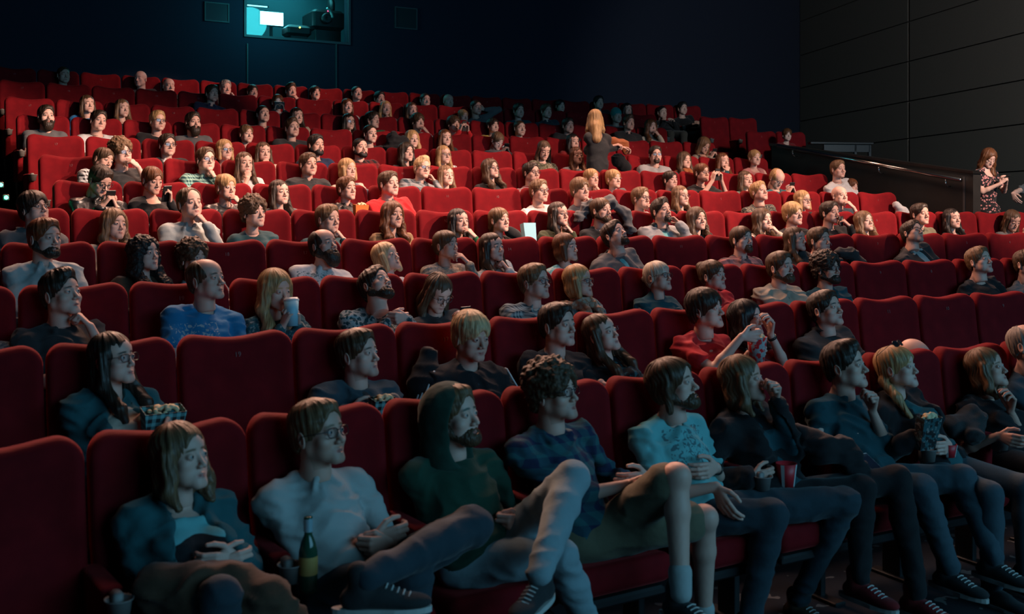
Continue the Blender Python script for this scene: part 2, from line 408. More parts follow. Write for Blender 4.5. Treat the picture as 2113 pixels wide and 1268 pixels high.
# ------------------------------------------------------------------ heads (face towards -Y, eyes at z=0, person's left is +X)
def head_field(sex, smile, h, F=None):
    f = F or Field((-.10, -.135, -.175), (.10, .125, .135), h); w = 1.0 if sex == 'm' else .93
    f.ell((0, .010, .036), (.075, .096, .080), k=.01)
    f.ell((0, -.036, .036), (.060, .052, .052), k=.03)
    f.ell((0, -.028, -.030), (.057*w, .058, .062), k=.03)
    for s in (-1, 1):
        f.ell((s*.042*w, -.058, -.026), (.022, .020, .018), k=.02)
        f.cone((s*.052*w, .000, -.055), (s*.020*w, -.066, -.096), .019, .014, k=.03)
    for s in (-1, 1): f.ell((s*.036*w, -.046, -.058), (.026, .026, .034), k=.02)
    f.cone((-.011*w, -.078, -.101), (.011*w, -.078, -.101), .0145, .0145, k=.02)
    f.ell((0, -.062, -.072), (.030, .028, .028), k=.02)
    if sex == 'm': f.cone((-.036, -.076, .019), (-.010, -.084, .014), .010, .009, k=.012).cone((.036, -.076, .019), (.010, -.084, .014), .010, .009, k=.012)
    n = 1.0 if sex == 'm' else .88
    f.cone((0, -.084, .004), (0, -.1085*(.985 if sex == 'f' else 1), -.036), .0075*n, .0105*n, k=.012)
    for s in (-1, 1): f.ell((s*.0125*n, -.097, -.041), (.0075*n, .010, .0075), k=.006)
    for s in (-1, 1):
        f.ell((s*.0315, -.100, -.001), (.019, .016, .012), op='s', k=.012)
        f.ell((s*.0315, -.0785, .000), (.0155, .0150, .0130), k=.005)
        f.ell((s*.0315, -.0960, -.0014), (.0128, .0125, .0040 if sex == 'm' else .0044), op='s', k=.002)
    # mouth
    if smile:
        for s in (-1, 1): f.cone((0, -.0915, -.0665), (s*.026, -.0775, -.0615), .0042, .0030, k=.006).cone((0, -.0890, -.0800), (s*.024, -.0770, -.0640), .0052, .0030, k=.006)
        f.ell((0, -.0970, -.0725), (.019, .012, .0040), op='s', k=.003)
        for s in (-1, 1): f.ell((s*.044*w, -.062, -.036), (.018, .016, .014), k=.02)
    else:
        for s in (-1, 1): f.cone((s*.004, -.0905, -.0660), (s*.023, -.0800, -.0695), .0042, .0028, k=.006).cone((0, -.0875, -.0770), (s*.020, -.0800, -.0712), .0052, .0028, k=.006)
        f.cone((-.021, -.0890, -.0706), (.021, -.0890, -.0706), .0016, .0016, op='s', k=.004)
    for s in (-1, 1):
        Rm = Matrix.Rotation(s*.35, 3, 'Z') @ Matrix.Rotation(-.15, 3, 'X')
        f.ell((s*.0795, .010, -.012), (.0085, .019, .031), k=.008, R=np.array(Rm))
        f.ell((s*.0870, .006, -.008), (.006, .011, .019), op='s', k=.005, R=np.array(Rm))
    r = .054 if sex == 'm' else .046
    f.cone((0, .022, -.050), (0, .034, -.150), r, r, k=.03)
    return f
def head_masks(P):
    x, y, z = np.abs(P[:, 0]), P[:, 1], P[:, 2]
    lips = np.exp(-(((z+.0720)/.0085)**4+(x/.0215)**4))*(y < -.072)
    bz = .0225-.16*np.maximum(x-.026, 0)-.05*np.maximum(.026-x, 0)
    brow = np.exp(-((z-bz)/.0046)**4)*np.exp(-((x-.029)/.0185)**6)*(y < -.03)
    beard = (1/(1+np.exp((z+.050)/.005)))*(y < .005)*(z > -.125)*np.exp(-np.maximum(z+.03, 0)*0)
    mous = np.exp(-(((z+.056)/.006)**4+(x/.026)**4))*(y < -.07)
    return np.stack([lips, brow, np.maximum(beard, mous)*(1-np.clip(lips*1.5, 0, 1))], 1)
HEADS = {}
def head_tmpl(sex, smile, lod):
    key = (sex, smile, lod)
    if key not in HEADS:
        f = head_field(sex, smile, (.0023, .0036, .0055)[lod]); P, F = f.mesh(); P = smooth(P, F, 1, .4)
        HEADS[key] = (P, F, head_masks(P))
    return HEADS[key]

# ------------------------------------------------------------------ hair
def cap(f, t_top, t_side, face=(0, -.128, -.043, .0770, .088, .125), low=-.045, nape=-.085, k=.008):
    """a shell over the skull: thickness on top / at the sides, cut away over the face and below the hairline"""
    f.ell((0, .012, .036+t_top*.5), (.077+t_side, .098+t_side, .080+t_top*.6), k=.01)
    f.ell((0, -.030, .038), (.055+t_side, .056+t_side, .050+t_top*.8), k=.03)
    f.ell((0, .030, -.010), (.070+t_side, .072+t_side*.8, .080), k=.02)
    cutcap(f, face, low, nape, k)
def cutcap(f, face, low, nape, k=.008):
    cx, cy, cz, rx, ry, rz = face
    f.ell((cx, cy, cz), (rx, ry, rz), op='s', k=k)
    # below a line that drops from the temples to the nape
    f.func(lambda X, Y, Z: Z-(low+(nape-low)*np.clip((Y-.01)/.07, 0, 1)), op='s', k=k) if False else \
        f.func(lambda X, Y, Z: ((low+(nape-low)*np.clip((Y-.0)/.08, 0, 1))-Z)+0*X, op='i')
FACE_M = (0, -.128, -.043, .0770, .088, .125)
def hair_field(style, h):
    big = style in ('long', 'wavy', 'longpart', 'curlylong', 'fringe', 'pony', 'sidepony')
    f = Field((-.17, -.20, -.36 if big else -.20), (.17, .19, .19), h)
    def front_cut(rz=.112, cz=-.045, rx=.064, k=.010): f.ell((0, -.130, cz), (rx, .082, rz), op='s', k=k)
    if style == 'buzz': cap(f, .003, .0025, low=-.020, nape=-.060)
    elif style == 'short':
        cap(f, .012, .007, low=-.018, nape=-.070)
        f.ell((.01, -.045, .094), (.044, .042, .020), k=.03); cutcap(f, FACE_M, -.018, -.07)
    elif style == 'quiff':
        cap(f, .014, .005, low=-.015, nape=-.065)
        f.ell((0, -.060, .102), (.040, .034, .026), k=.03); f.ell((.01, -.02, .108), (.045, .055, .022), k=.03); cutcap(f, FACE_M, -.015, -.065)
    elif style == 'mop':        # boyish hair with a fringe
        cap(f, .022, .014, face=(0, -.135, -.055, .062, .082, .110), low=-.035, nape=-.085)
    elif style == 'curly':
        cap(f, .040, .022, face=(0, -.140, -.045, .068, .080, .112), low=-.015, nape=-.075)
    elif style == 'receding':
        cap(f, .008, .007, face=(0, -.120, .005, .060, .095, .115), low=-.018, nape=-.070)
    elif style == 'fringe_bald':
        cap(f, .003, .006, face=(0, -.075, .065, .066, .125, .092), low=-.018, nape=-.070)
    elif style == 'slick':      # pulled back, tied
        cap(f, .008, .006, face=(0, -.128, -.050, .068, .080, .118), low=-.030, nape=-.085)
        f.ell((0, .115, .010), (.024, .028, .026), k=.015)
    elif style == 'mid':        # chin length on a man
        cap(f, .014, .014, low=-.10, nape=-.13); 
        for s in (-1, 1): f.cone((s*.078, .0, .0), (s*.076, .015, -.105), .024, .018, k=.02)
        front_cut(.128, -.043, .074)
    elif style == 'updo':
        cap(f, .012, .008, face=(0, -.128, -.050, .068, .080, .116), low=-.028, nape=-.080)
        f.ell((0, .085, .085), (.045, .042, .038), k=.02)
    elif style == 'pony':
        cap(f, .009, .007, face=(0, -.128, -.050, .068, .080, .116), low=-.030, nape=-.085)
        f.cone((0, .105, .03), (.02, .135, -.06), .026, .030, k=.02); f.cone((.02, .135, -.06), (.03, .115, -.20), .030, .014, k=.02)
    elif style == 'sidepony':
        cap(f, .010, .008, face=(0, -.128, -.050, .068, .080, .116), low=-.030, nape=-.085)
        f.cone((-.05, .07, -.06), (-.095, .00, -.15), .028, .026, k=.02); f.cone((-.095, .0, -.15), (-.09, -.05, -.27), .026, .012, k=.02)
    elif style == 'bob':
        f.ell((0, .012, .040), (.089, .106, .092), k=.01); f.ell((0, .018, -.045), (.094, .090, .085), k=.03)
        for s in (-1, 1): f.cone((s*.078, -.030, .01), (s*.078, -.034, -.105), .022, .020, k=.02)
        f.ell((0, -.02, -.10), (.054, .075, .08), op='s', k=.012); front_cut(.131, -.045, .073)
    elif style == 'shoulder':
        f.ell((0, .012, .040), (.088, .106, .092), k=.01); f.ell((0, .030, -.060), (.095, .080, .100), k=.03)
        for s in (-1, 1):
            f.cone((s*.078, -.022, .02), (s*.090, -.020, -.120), .024, .026, k=.02); f.cone((s*.09, -.02, -.12), (s*.085, -.035, -.165), .026, .016, k=.02)
        f.ell((0, -.02, -.11), (.058, .075, .09), op='s', k=.012); front_cut(.131, -.045, .074); f.cone((0, -.11, .10), (0, -.03, .145), .006, .004, op='s', k=.012)
    elif style in ('long', 'wavy', 'longpart', 'curlylong', 'fringe'):
        e = .010 if style in ('wavy', 'curlylong') else 0
        f.ell((0, .012, .038), (.085+e, .104+e, .090+e), k=.01); f.ell((0, .040, -.070), (.088+e, .068, .115), k=.03)
        f.cone((0, .065, -.12), (0, .075, -.26), .075, .060, k=.03)
        for s in (-1, 1):
            f.cone((s*.074, -.022, .03), (s*.088, -.010, -.120), .022+e, .027+e, k=.02)
            f.cone((s*.088, -.010, -.12), (s*.088, -.075, -.22), .027+e, .028+e, k=.02)
            f.cone((s*.088, -.075, -.22), (s*.075, -.095, -.32), .028+e, .014, k=.02)
        f.ell((0, -.02, -.13), (.060, .085, .11), op='s', k=.012)
        front_cut(.105 if style == 'fringe' else .132, -.060 if style == 'fringe' else -.045, .060 if style == 'fringe' else .072)
        if style != 'fringe': f.cone((0, -.10, .10), (0, -.02, .14), .006, .004, op='s', k=.012)
    elif style == 'beanie':
        f.ell((0, .012, .045), (.088, .108, .092), k=.01); f.ell((0, .03, .10), (.06, .07, .05), k=.03)
        cutcap(f, (0, -.150, -.045, .075, .070, .098), .0, -.045)
    elif style == 'hood':
        f.ell((0, .020, .020), (.112, .122, .122), k=.01); f.cone((0, .05, -.05), (0, .07, -.19), .10, .11, k=.04)
        f.ell((0, -.035, -.01), (.088, .150, .110), op='s', k=.01); f.ell((0, -.09, -.12), (.085, .13, .10), op='s', k=.02)
        f.ell((0, .02, .0), (.096, .104, .106), op='s', k=.01)
    return f
BEARDS = ('beard', 'bigbeard', 'goatee')
def beard_field(style, h):
    f = Field((-.11, -.15, -.20), (.11, .06, .02), h); t = {'beard': .007, 'bigbeard': .016, 'goatee': .008}[style]
    f.ell((0, -.062, -.078), (.036+t, .030+t, .032+t), k=.015)
    f.cone((-.011, -.078, -.103), (.011, -.078, -.103), .0145+t, .0145+t, k=.02)
    if style != 'goatee':
        for s in (-1, 1):
            f.cone((s*.054, -.004, -.050), (s*.024, -.062, -.092), .021+t*.8, .020+t, k=.02)
            f.cone((s*.068, .002, -.010), (s*.060, -.006, -.055), .010, .018+t*.5, k=.02)
    if style == 'bigbeard': f.ell((0, -.066, -.130), (.048, .040, .046), k=.03)
    f.ell((0, -.118, -.052 if style != 'bigbeard' else -.056), (.019, .034, .0045), op='s', k=.004)
    f.ell((0, -.108, -.0715), (.021, .030, .0065), op='s', k=.003)
    f.ell((0, -.095, -.010), (.060, .060, .040), op='s', k=.012)
    f.ell((0, .040, -.125), (.055, .065, .07), op='s', k=.01)
    return f
HAIRS = {}
def hair_tmpl(style, lod):
    key = (style, lod)
    if key in HAIRS: return HAIRS[key]
    if style in BEARDS: f = beard_field(style, (.003, .0042, .006)[lod])
    else: f = hair_field(style, (.0036, .0052, .0075)[lod])
    P, F = f.mesh(); n = vnormals(P, F)
    if style in ('curly', 'curlylong'):
        P = P+n*(.009*vnoise(P*42, 3)+.006*vnoise(P*85, 5))[:, None]
    elif style in BEARDS: P = P+n*(.0022*vnoise(P*np.array([190, 190, 90]), 2))[:, None]
    elif style in ('beanie', 'hood'): P = P+n*(.002*vnoise(P*35, 2))[:, None]
    elif style == 'buzz': pass
    else:
        wv = .010 if style in ('wavy', 'shoulder', 'mid') else .003
        q = P.copy(); q[:, :2] += wv*np.sin(P[:, 2:3]*55)
        az = np.arctan2(q[:, 0], q[:, 1]-.03); rr = np.hypot(q[:, 0], q[:, 1]-.03)
        w_ = np.clip(rr/.03, .15, 1); m1 = np.stack([az*7, q[:, 2]*7, rr*0], 1); m2 = np.stack([az*17, q[:, 2]*14, rr*0+3], 1)
        a = (.0036*vnoise(m1, 4)+.0022*vnoise(m2, 6))*w_
        if style in ('short', 'quiff', 'mop', 'updo', 'receding'): a = (.0028*vnoise(m1, 4)+.0020*vnoise(m2, 6))*w_+.0018*vnoise(P*60, 8)
        P = P+n*a[:, None]
        if style in ('wavy', 'shoulder'): P[:, 0] += .006*np.sin(P[:, 2]*48)*np.clip(-P[:, 2]*12, 0, 1)*np.sign(P[:, 0]); P[:, 1] += .005*np.cos(P[:, 2]*48)*np.clip(-P[:, 2]*12, 0, 1)
    tilt = np.zeros((len(P), 3))
    me = to_mesh(style+'_hair' if style not in BEARDS else style, P, F, HAIRC if 'curly' in style else HAIR); HAIRS[key] = me
    return me

# ------------------------------------------------------------------ spectacles, eyes
def eye_mesh():
    mb = MB(); mb.lathe([(.0128*math.sin(math.pi*i/12), -.0128*math.cos(math.pi*i/12)) for i in range(13)], 16)
    me = bpy.data.meshes.new('eye'); me.from_pydata(mb.v, [], mb.f); me.polygons.foreach_set('use_smooth', [True]*len(me.polygons)); me.materials.append(EYE); return me
EYEME = eye_mesh()
def glasses_meshes():
    fr = MB(); ln = MB()
    for s in (-1, 1):
        pts = []
        for k in range(17):
            t = 2*math.pi*k/16; cx = math.copysign(abs(math.cos(t))**.6, math.cos(t)); sz = math.copysign(abs(math.sin(t))**.7, math.sin(t))
            pts.append(Vector((s*.0325+cx*.0245, -.1035+abs(s*.0325+cx*.0245)*.12, -.004+sz*.0175)))
        fr.tube(pts, .0019, 6); ctr = Vector((s*.0325, -.1035+.0325*.12, -.004)); n = len(pts)
        ln.add([ctr]+pts[:-1], [(0, i+1, (i+1) % 16+1) for i in range(16)])
        fr.tube([(s*.057, -.097, .003), (s*.078, -.075, .004), (s*.0845, .005, .002), (s*.084, .020, -.016)], .0017, 6)
    fr.tube([(-.009, -.1030, .002), (0, -.1060, .005), (.009, -.1030, .002)], .0018, 6)
    out = []
    for mb, nm, mt in ((fr, 'spectacles', FRAME), (ln, 'lenses', LENS)):
        me = bpy.data.meshes.new(nm); me.from_pydata(mb.v, [], mb.f); me.materials.append(mt); me.polygons.foreach_set('use_smooth', [True]*len(me.polygons)); out.append(me)
    return out
GFRAME, GLENS = glasses_meshes()
def teeth_mesh():
    mb = MB()
    for zc in (-.0705, -.0750):
        pts = [(x*.017, -.0835+abs(x)**2*.006, zc) for x in (-1, -.6, -.2, .2, .6, 1)]
        mb.tube(pts, .0032, 6)
    me = bpy.data.meshes.new('teeth'); me.from_pydata(mb.v, [], mb.f); me.materials.append(TEETH); return me
TEETHME = teeth_mesh()

# ------------------------------------------------------------------ bodies
FING = [(.042, .025, .019), (.046, .028, .020), (.043, .026, .019), (.034, .020, .017)]
CURL = {'relax': (24, 30, 18), 'fist': (78, 95, 55), 'hold': (42, 55, 30), 'flat': (8, 10, 6), 'type': (38, 48, 22), 'point': (60, 85, 50)}
def hand_prims(f, w, d, n, side, style, g, far=False):
    w = np.array(w); d = d/np.linalg.norm(d); n = n-d*(n@d); n = n/np.linalg.norm(n); t = np.cross(d, n)*(1 if side < 0 else -1)
    cu = CURL[style]
    f.ell(w+d*.048*g, (.028*g, .046*g, .0125*g), k=.012, R=np.stack([t, d, n], 1))
    for j, (off, kn) in enumerate(((.029, .086), (.010, .090), (-.010, .086), (-.028, .077))):
        a = w+d*.012*g+t*off*.45*g; b = w+d*kn*g+t*off*g; f.cone(a, b, .011*g, .0098*g, k=.008)
        p = b; ang = 0; rr = .0100*g if j < 3 else .0088*g; dirf = d+t*off*1.6
        for q in range(3):
            c = cu[q]*(1+.12*(j-1.2))
            if style == 'point' and j == 0: c = (10, 12, 8)[q]
            ang += math.radians(c); v = dirf/np.linalg.norm(dirf)*math.cos(ang)+n*math.sin(ang)
            p2 = p+v*FING[j][q]*g; f.cone(p, p2, rr*(1-.08*q), rr*(1-.08*(q+1)), k=.0022); p = p2
    b = w+d*.018*g+t*.018*g
    if style in ('fist', 'point'): seg = [(d*.75+t*.55+n*.35, .042), (d*.55-t*.2+n*.75, .030), (d*.15-t*.8+n*.45, .024)]
    else: seg = [(d*.65+t*.70+n*.25, .044), (d*.85+t*.30+n*.40, .031), (d*.95+t*.0+n*.45, .025)]
    p = b
    for q, (v, L) in enumerate(seg):
        v = v/np.linalg.norm(v); p2 = p+v*L*g; f.cone(p, p2, (.0135, .0105, .0092)[q]*g, (.0105, .0094, .0080)[q]*g, k=.004); p = p2
def ik(a, b, L1, L2, hint):
    a, b, hint = np.array(a, float), np.array(b, float), np.array(hint, float); v = b-a; D = np.linalg.norm(v)
    if D > (L1+L2)*.985: b = a+v/D*(L1+L2)*.985; v = b-a; D = np.linalg.norm(v)
    if D < abs(L1-L2)+.05: D = abs(L1-L2)+.05
    u = v/np.linalg.norm(v); c = (L1*L1-L2*L2+D*D)/(2*D); h = math.sqrt(max(L1*L1-c*c, .0004))
    p = hint-u*(hint@u); p = p/(np.linalg.norm(p)+1e-6); return a+u*c+p*h, b
def npy(v): return np.array(v, float)
def orient(up, yaw):
    x = np.array([math.cos(yaw), math.sin(yaw), 0]); z = up/np.linalg.norm(up); x = x-z*(x@z); x /= np.linalg.norm(x); y = np.cross(z, x)
    return np.stack([x, y, z], 1)

def fold(P, A, seed):      # cloth folds, as real relief
    q = P+.05*np.stack([vnoise(P*7, seed+5), vnoise(P*7, seed+6), vnoise(P*7, seed+7)], 1)
    r = 1-np.abs(vnoise(q*np.array([8, 8, 17]), seed)); return A*(r*r*1.1-.65+.40*vnoise(q*np.array([22, 22, 40]), seed+1))

class Body: pass
def solve_body(Hl, R, g, sex, turn, bodyyaw, hipx=0., stand=False, bend=False):
    b = Body(); b.g = g; b.R = R; b.H = Hl
    by = bodyyaw; Rb = np.array([[math.cos(by), -math.sin(by), 0], [math.sin(by), math.cos(by), 0], [0, 0, 1]])
    b.N = Hl+Rb @ npy((0, .040, -.168))*g
    if stand: b.hip = b.N-npy((0, 0, .56*g))
    else:
        hz = .545; v = b.N[2]-hz; hy = b.N[1]-.02-math.sqrt(max((.50*g)**2-v*v, 0.0)); b.hip = npy((hipx, min(max(hy, -.36), -.22), hz))
    if bend: b.hip = npy((hipx, -.20, .56))
    b.up = b.N-b.hip; b.len = np.linalg.norm(b.up); b.up = b.up/b.len
    b.M = orient(b.up, by); sw = (.176 if sex == 'm' else .152)*g
    b.S = {s: b.N+b.M @ npy((s*sw, .005, -.048*g)) for s in (-1, 1)}
    b.C = b.N+b.M @ npy((0, .0, -.19*g)); b.B = b.N+b.M @ npy((0, -.005, -.36*g)); b.P = b.hip
    b.nk = Hl+R @ npy((0, .024, -.085))*g
    return b
def torso(f, b, sex, e, heavy=0.):
    g = b.g; M = b.M; k = .04
    f.ell(b.C, ((.148+heavy)*g, (.106+heavy)*g, .175*g), k=k, R=M, e=e)
    f.ell(b.B, ((.146+heavy*1.4)*g, (.112+heavy*1.5)*g, .16*g), k=k, R=M, e=e)
    f.ell(b.P+npy((0, .01, .02)), ((.165+heavy)*g, .125*g, .115*g), k=k, e=e)
    for s in (-1, 1):
        n0 = b.N+M @ npy((s*.030, .012, .005))*g
        f.cone(n0, b.S[s], .034*g, .046*g, k=.045, e=e)
        f.cone(b.N+M @ npy((s*.05, 0, -.09))*g, b.S[s]+M @ npy((-s*.02, .015, -.03)), .048*g, .042*g, k=.05, e=e)
        if sex == 'f': f.ell(b.C+M @ npy((s*.068, -.085, -.005))*g, (.060*g,)*3, k=.03, e=e)
def arms(b, hands, hints, far=False):
    b.E = {}; b.Wr = {}
    for s in (-1, 1):
        h = hints.get(s, (s*.45, .1, -1.0)); b.E[s], b.Wr[s] = ik(b.S[s], hands[s], .275*b.g, .250*b.g, h)

def make_garment(name, b, sex, lod, e, sleeve, neck, heavy, opening=None, seed=0, hem=None, skirt=False):
    h = (.0085, .0115, .016)[lod]; g = b.g
    pts = [b.N+b.M @ npy((0, 0, .08)), b.P+npy((0, 0, -.12)), b.S[-1], b.S[1], b.C+b.M @ npy((0, -.17, 0)), b.C+b.M @ npy((0, .14, 0)), b.P+npy((.19, .15, 0)), b.P-npy((.19, .15, 0))]
    if sleeve != 'tank': pts += [b.E[-1], b.E[1]]
    if sleeve == 'long': pts += [b.Wr[-1], b.Wr[1]]
    if skirt: pts += [b.P+npy((0, 0, -.50))]
    pts = np.array(pts); m = .085+e
    f = Field(pts.min(0)-m, pts.max(0)+m, h); torso(f, b, sex, e, heavy)
    for s in (-1, 1):
        if sleeve == 'tank': continue
        S0, E0, W0 = b.S[s], b.E[s], b.Wr[s]
        if sleeve == 'short': f.cone(S0, S0+(E0-S0)*.60, .047*g, .054*g, k=.035, e=e)
        else:
            f.cone(S0, E0, .046*g, .042*g, k=.04, e=e)
            if sleeve == 'long': f.cone(E0, E0+(W0-E0)*.93, .041*g, .033*g, k=.015, e=e)
            elif sleeve == 'rolled': f.cone(E0, E0+(W0-E0)*.28, .043*g, .044*g, k=.012, e=e+.004)
    if skirt: f.cone(b.P, b.P+npy((0, 0, -.42)), .16, .24, k=.05, e=e)
    M = b.M
    n1 = b.nk
    if neck in ('crew', 'v', 'scoop'):
        f.cone(b.N+M @ npy((0, 0, -.035)), n1+(n1-b.N)*.6, (.054 if sex == 'm' else .052)*g, .060*g, op='s', k=.008)
        if neck == 'v': f.cone(b.N+M @ npy((0, -.10, .03))*g, b.N+M @ npy((0, -.13, -.11))*g, .055*g, .012, op='s', k=.01)
        if neck == 'scoop': f.ell(b.N+M @ npy((0, -.10, -.03))*g, (.088*g, .085*g, .060*g), op='s', k=.01, R=M)
    if neck == 'collar':
        f.cone(b.N+M @ npy((0, 0, -.01)), n1+(n1-b.N)*.6, .053*g, .062*g, op='s', k=.006)
        f.cone(b.N+M @ npy((0, -.080, .03))*1.0, b.N+M @ npy((0, -.11, -.060))*1.0, .016*g, .004, op='s', k=.008)
        a0 = b.N+M @ npy((0, .062, .034))*g
        for s in (-1, 1):
            a1 = b.N+M @ npy((s*.064, .008, .018))*g; a2 = b.N+M @ npy((s*.026, -.066, -.012))*g; a3 = b.N+M @ npy((s*.056, -.080, -.056))*g
            f.cone(a0, a1, .011, .012, k=.02); f.cone(a1, a2, .012, .011, k=.02); f.cone(a2, a3, .012, .006, k=.02); f.cone(a1, a3, .010, .006, k=.02)
    if neck == 'turtle': f.cone(b.N, b.N+(n1-b.N)*.55, .060*g, .060*g, k=.02)
    if neck in ('hood', 'scarf'):
        r = .024 if neck == 'hood' else .033
        ring = [b.N+M @ npy((.075*math.sin(t), .060*math.cos(t)+.012, .035*math.cos(t)+.02))*g for t in np.linspace(0, 2*math.pi, 9)]
        for a, c in zip(ring[:-1], ring[1:]): f.cone(a, c, r, r, k=.02)
        if neck == 'hood': f.ell(b.N+M @ npy((0, .085, -.02))*g, (.11*g, .05*g, .08*g), k=.03, R=M)
        f.cone(b.N, n1+(n1-b.N)*.6, .052*g, .056*g, op='s', k=.006)
    if opening:            # open front of a jacket
        f.cone(b.N+M @ npy((0, -.09, .08))*g, b.N+M @ npy((0, -.17, -.14))*g, .050*g*opening, .060*g*opening, op='s', k=.006)
        f.cone(b.N+M @ npy((0, -.17, -.14))*g, b.N+M @ npy((0, -.20, -.50))*g, .060*g*opening, .085*g*opening, op='s', k=.006)
    P, F = f.mesh()
    n = vnormals(P, F); P = smooth(P, F, 1, .3); P = P+n*fold(P, (.017, .0125, .009)[lod], seed)[:, None]
    return P, F

LIMB = {}
def legs_field(hips, knees, ankles, g, e, h, shorts=False):
    pts = np.array(list(hips.values())+list(knees.values())+([] if shorts else list(ankles.values())))
    f = Field(pts.min(0)-.16, pts.max(0)+.16, h); c = (npy(hips[-1])+npy(hips[1]))/2
    f.ell(c+npy((0, .02, -.01)), (.165*g, .135*g, .105*g), k=.04, e=e)
    for s in (-1, 1):
        H, K, A = npy(hips[s]), npy(knees[s]), npy(ankles[s]); K2 = K if not shorts else H+(K-H)*.86
        f.cone(H, K2, .086*g, (.060 if not shorts else .078)*g, k=.03, e=e)
        if not shorts:
            f.ell(K, (.060*g,)*3, k=.02, e=e); m = K+(A-K)*.3
            f.cone(K, m, .058*g, .057*g, k=.02, e=e); f.cone(m, A, .056*g, .040*g, k=.02, e=e)
    return f
def shoe_mesh(name, sole=(.6, .6, .58)):
    f = Field((-.08, -.25, -.12), (.08, .12, .10), .0065)
    f.ell((0, -.03, -.045), (.040, .075, .040), k=.02); f.ell((0, -.125, -.062), (.042, .075, .028), k=.03); f.ell((0, .045, -.05), (.036, .045, .038), k=.03)
    f.cone((0, .02, -.02), (0, .03, .03), .040, .038, k=.02)
    f.func(lambda X, Y, Z: (-.078-Z)+0*X+0*Y, op='i'); P, F = f.mesh(); return to_mesh(name, P, F)
def sole_mesh():
    mb = MB(); ring = []
    for z in (-.095, -.076):
        r = []
        for k in range(24):
            t = 2*math.pi*k/24; y = -.042+math.sin(t)*.158; x = math.cos(t)*(.044 if y < -.05 else .038); r.append(len(mb.v)); mb.v.append((x, y, z))
        ring.append(r)
    for k in range(24): mb.f.append((ring[0][k], ring[0][(k+1) % 24], ring[1][(k+1) % 24], ring[1][k]))
    mb.f.append(tuple(reversed(ring[0]))); mb.f.append(tuple(ring[1]))
    me = bpy.data.meshes.new('sole'); me.from_pydata(mb.v, [], mb.f); me.materials.append(flatmat('shoe_sole', (.5, .5, .47), .6)); return me
SHOE = shoe_mesh('shoe'); SOLE = sole_mesh()
def lace_mesh():
    mb = MB()
    for k in range(5): mb.tube([(-.022, -.055-.018*k, -.012-.007*k), (0, -.06-.018*k, -.004-.007*k), (.022, -.055-.018*k, -.012-.007*k)], .003, 5)
    me = bpy.data.meshes.new('laces'); me.from_pydata(mb.v, [], mb.f); me.materials.append(flatmat('lace_cotton', (.55, .55, .52), .8)); return me
LACE = lace_mesh()
def put_shoe(parent, ank, shin_dir, yaw, col, pitch=0., laces=False):
    o = obj('shoe', SHOE, parent, col, fab('plain')); o.location = npy(ank)+npy((0, 0, -.01)); o.rotation_euler = (pitch, 0, yaw)
    q = obj('sole', SOLE, o)
    if laces: obj('laces', LACE, o)
def default_legs():
    hp = {s: (s*.09, -.26, .545) for s in (-1, 1)}; kn = {s: (s*.13, -.64, .53) for s in (-1, 1)}; an = {s: (s*.12, -.66, .10) for s in (-1, 1)}
    P, F = legs_field(hp, kn, an, .95, .006, .02).mesh(); P = smooth(P, F, 1, .4); return to_mesh('trousers', P, F, FAB['plain'])
DLEG = default_legs()

COL = dict(black=(.012, .012, .014), char=(.030, .031, .033), gray=(.11, .11, .115), lgray=(.30, .30, .31), white=(.62, .62, .62), cream=(.52, .44, .35),
    navy=(.012, .022, .060), teal=(.025, .11, .125), dteal=(.012, .060, .075), blue=(.015, .17, .36), lblue=(.40, .43, .42), dblue=(.025, .045, .060), denim=(.045, .075, .095),
    ldenim=(.25, .34, .37), green=(.02, .13, .05), dgreen=(.012, .055, .035), mint=(.30, .50, .42), red=(.55, .018, .022), dred=(.20, .012, .014), rust=(.30, .09, .03), pink=(.50, .20, .19),
    tan=(.26, .16, .08), beige=(.36, .29, .22), brown=(.075, .042, .025), khaki=(.14, .125, .08), cyan=(.16, .47, .48), olive=(.05, .055, .025), yellow=(.5, .32, .06), royal=(.01, .18, .45), orange=(.75, .20, .03))
HC = dict(black=(.012, .010, .010), dark=(.030, .019, .013), brown=(.075, .042, .023), lbrown=(.16, .092, .048), blond=(.42, .26, .12), lblond=(.60, .43, .24), red=(.20, .060, .022), auburn=(.12, .045, .018), gray=(.28, .26, .24), ash=(.50, .44, .36), teal=(.03, .25, .24), dgreen=(.012, .05, .036), none=(.10, .06, .04))
TROU = [(.02, .03, .04), (.012, .012, .014), (.04, .06, .08), (.03, .03, .03), (.06, .05, .04)]
PEOPLE = []
def parse_top(t):
    p = (t.split(':')+['', '', '', ''])[:5]   # kind:colour:sleeve:neck:second colour
    return dict(kind=p[0] or 'plain', col=COL[p[1] or 'gray'], sleeve=p[2] or 'long', neck=p[3] or 'crew', c2=COL[p[4]] if p[4] else None)
OCC = {}
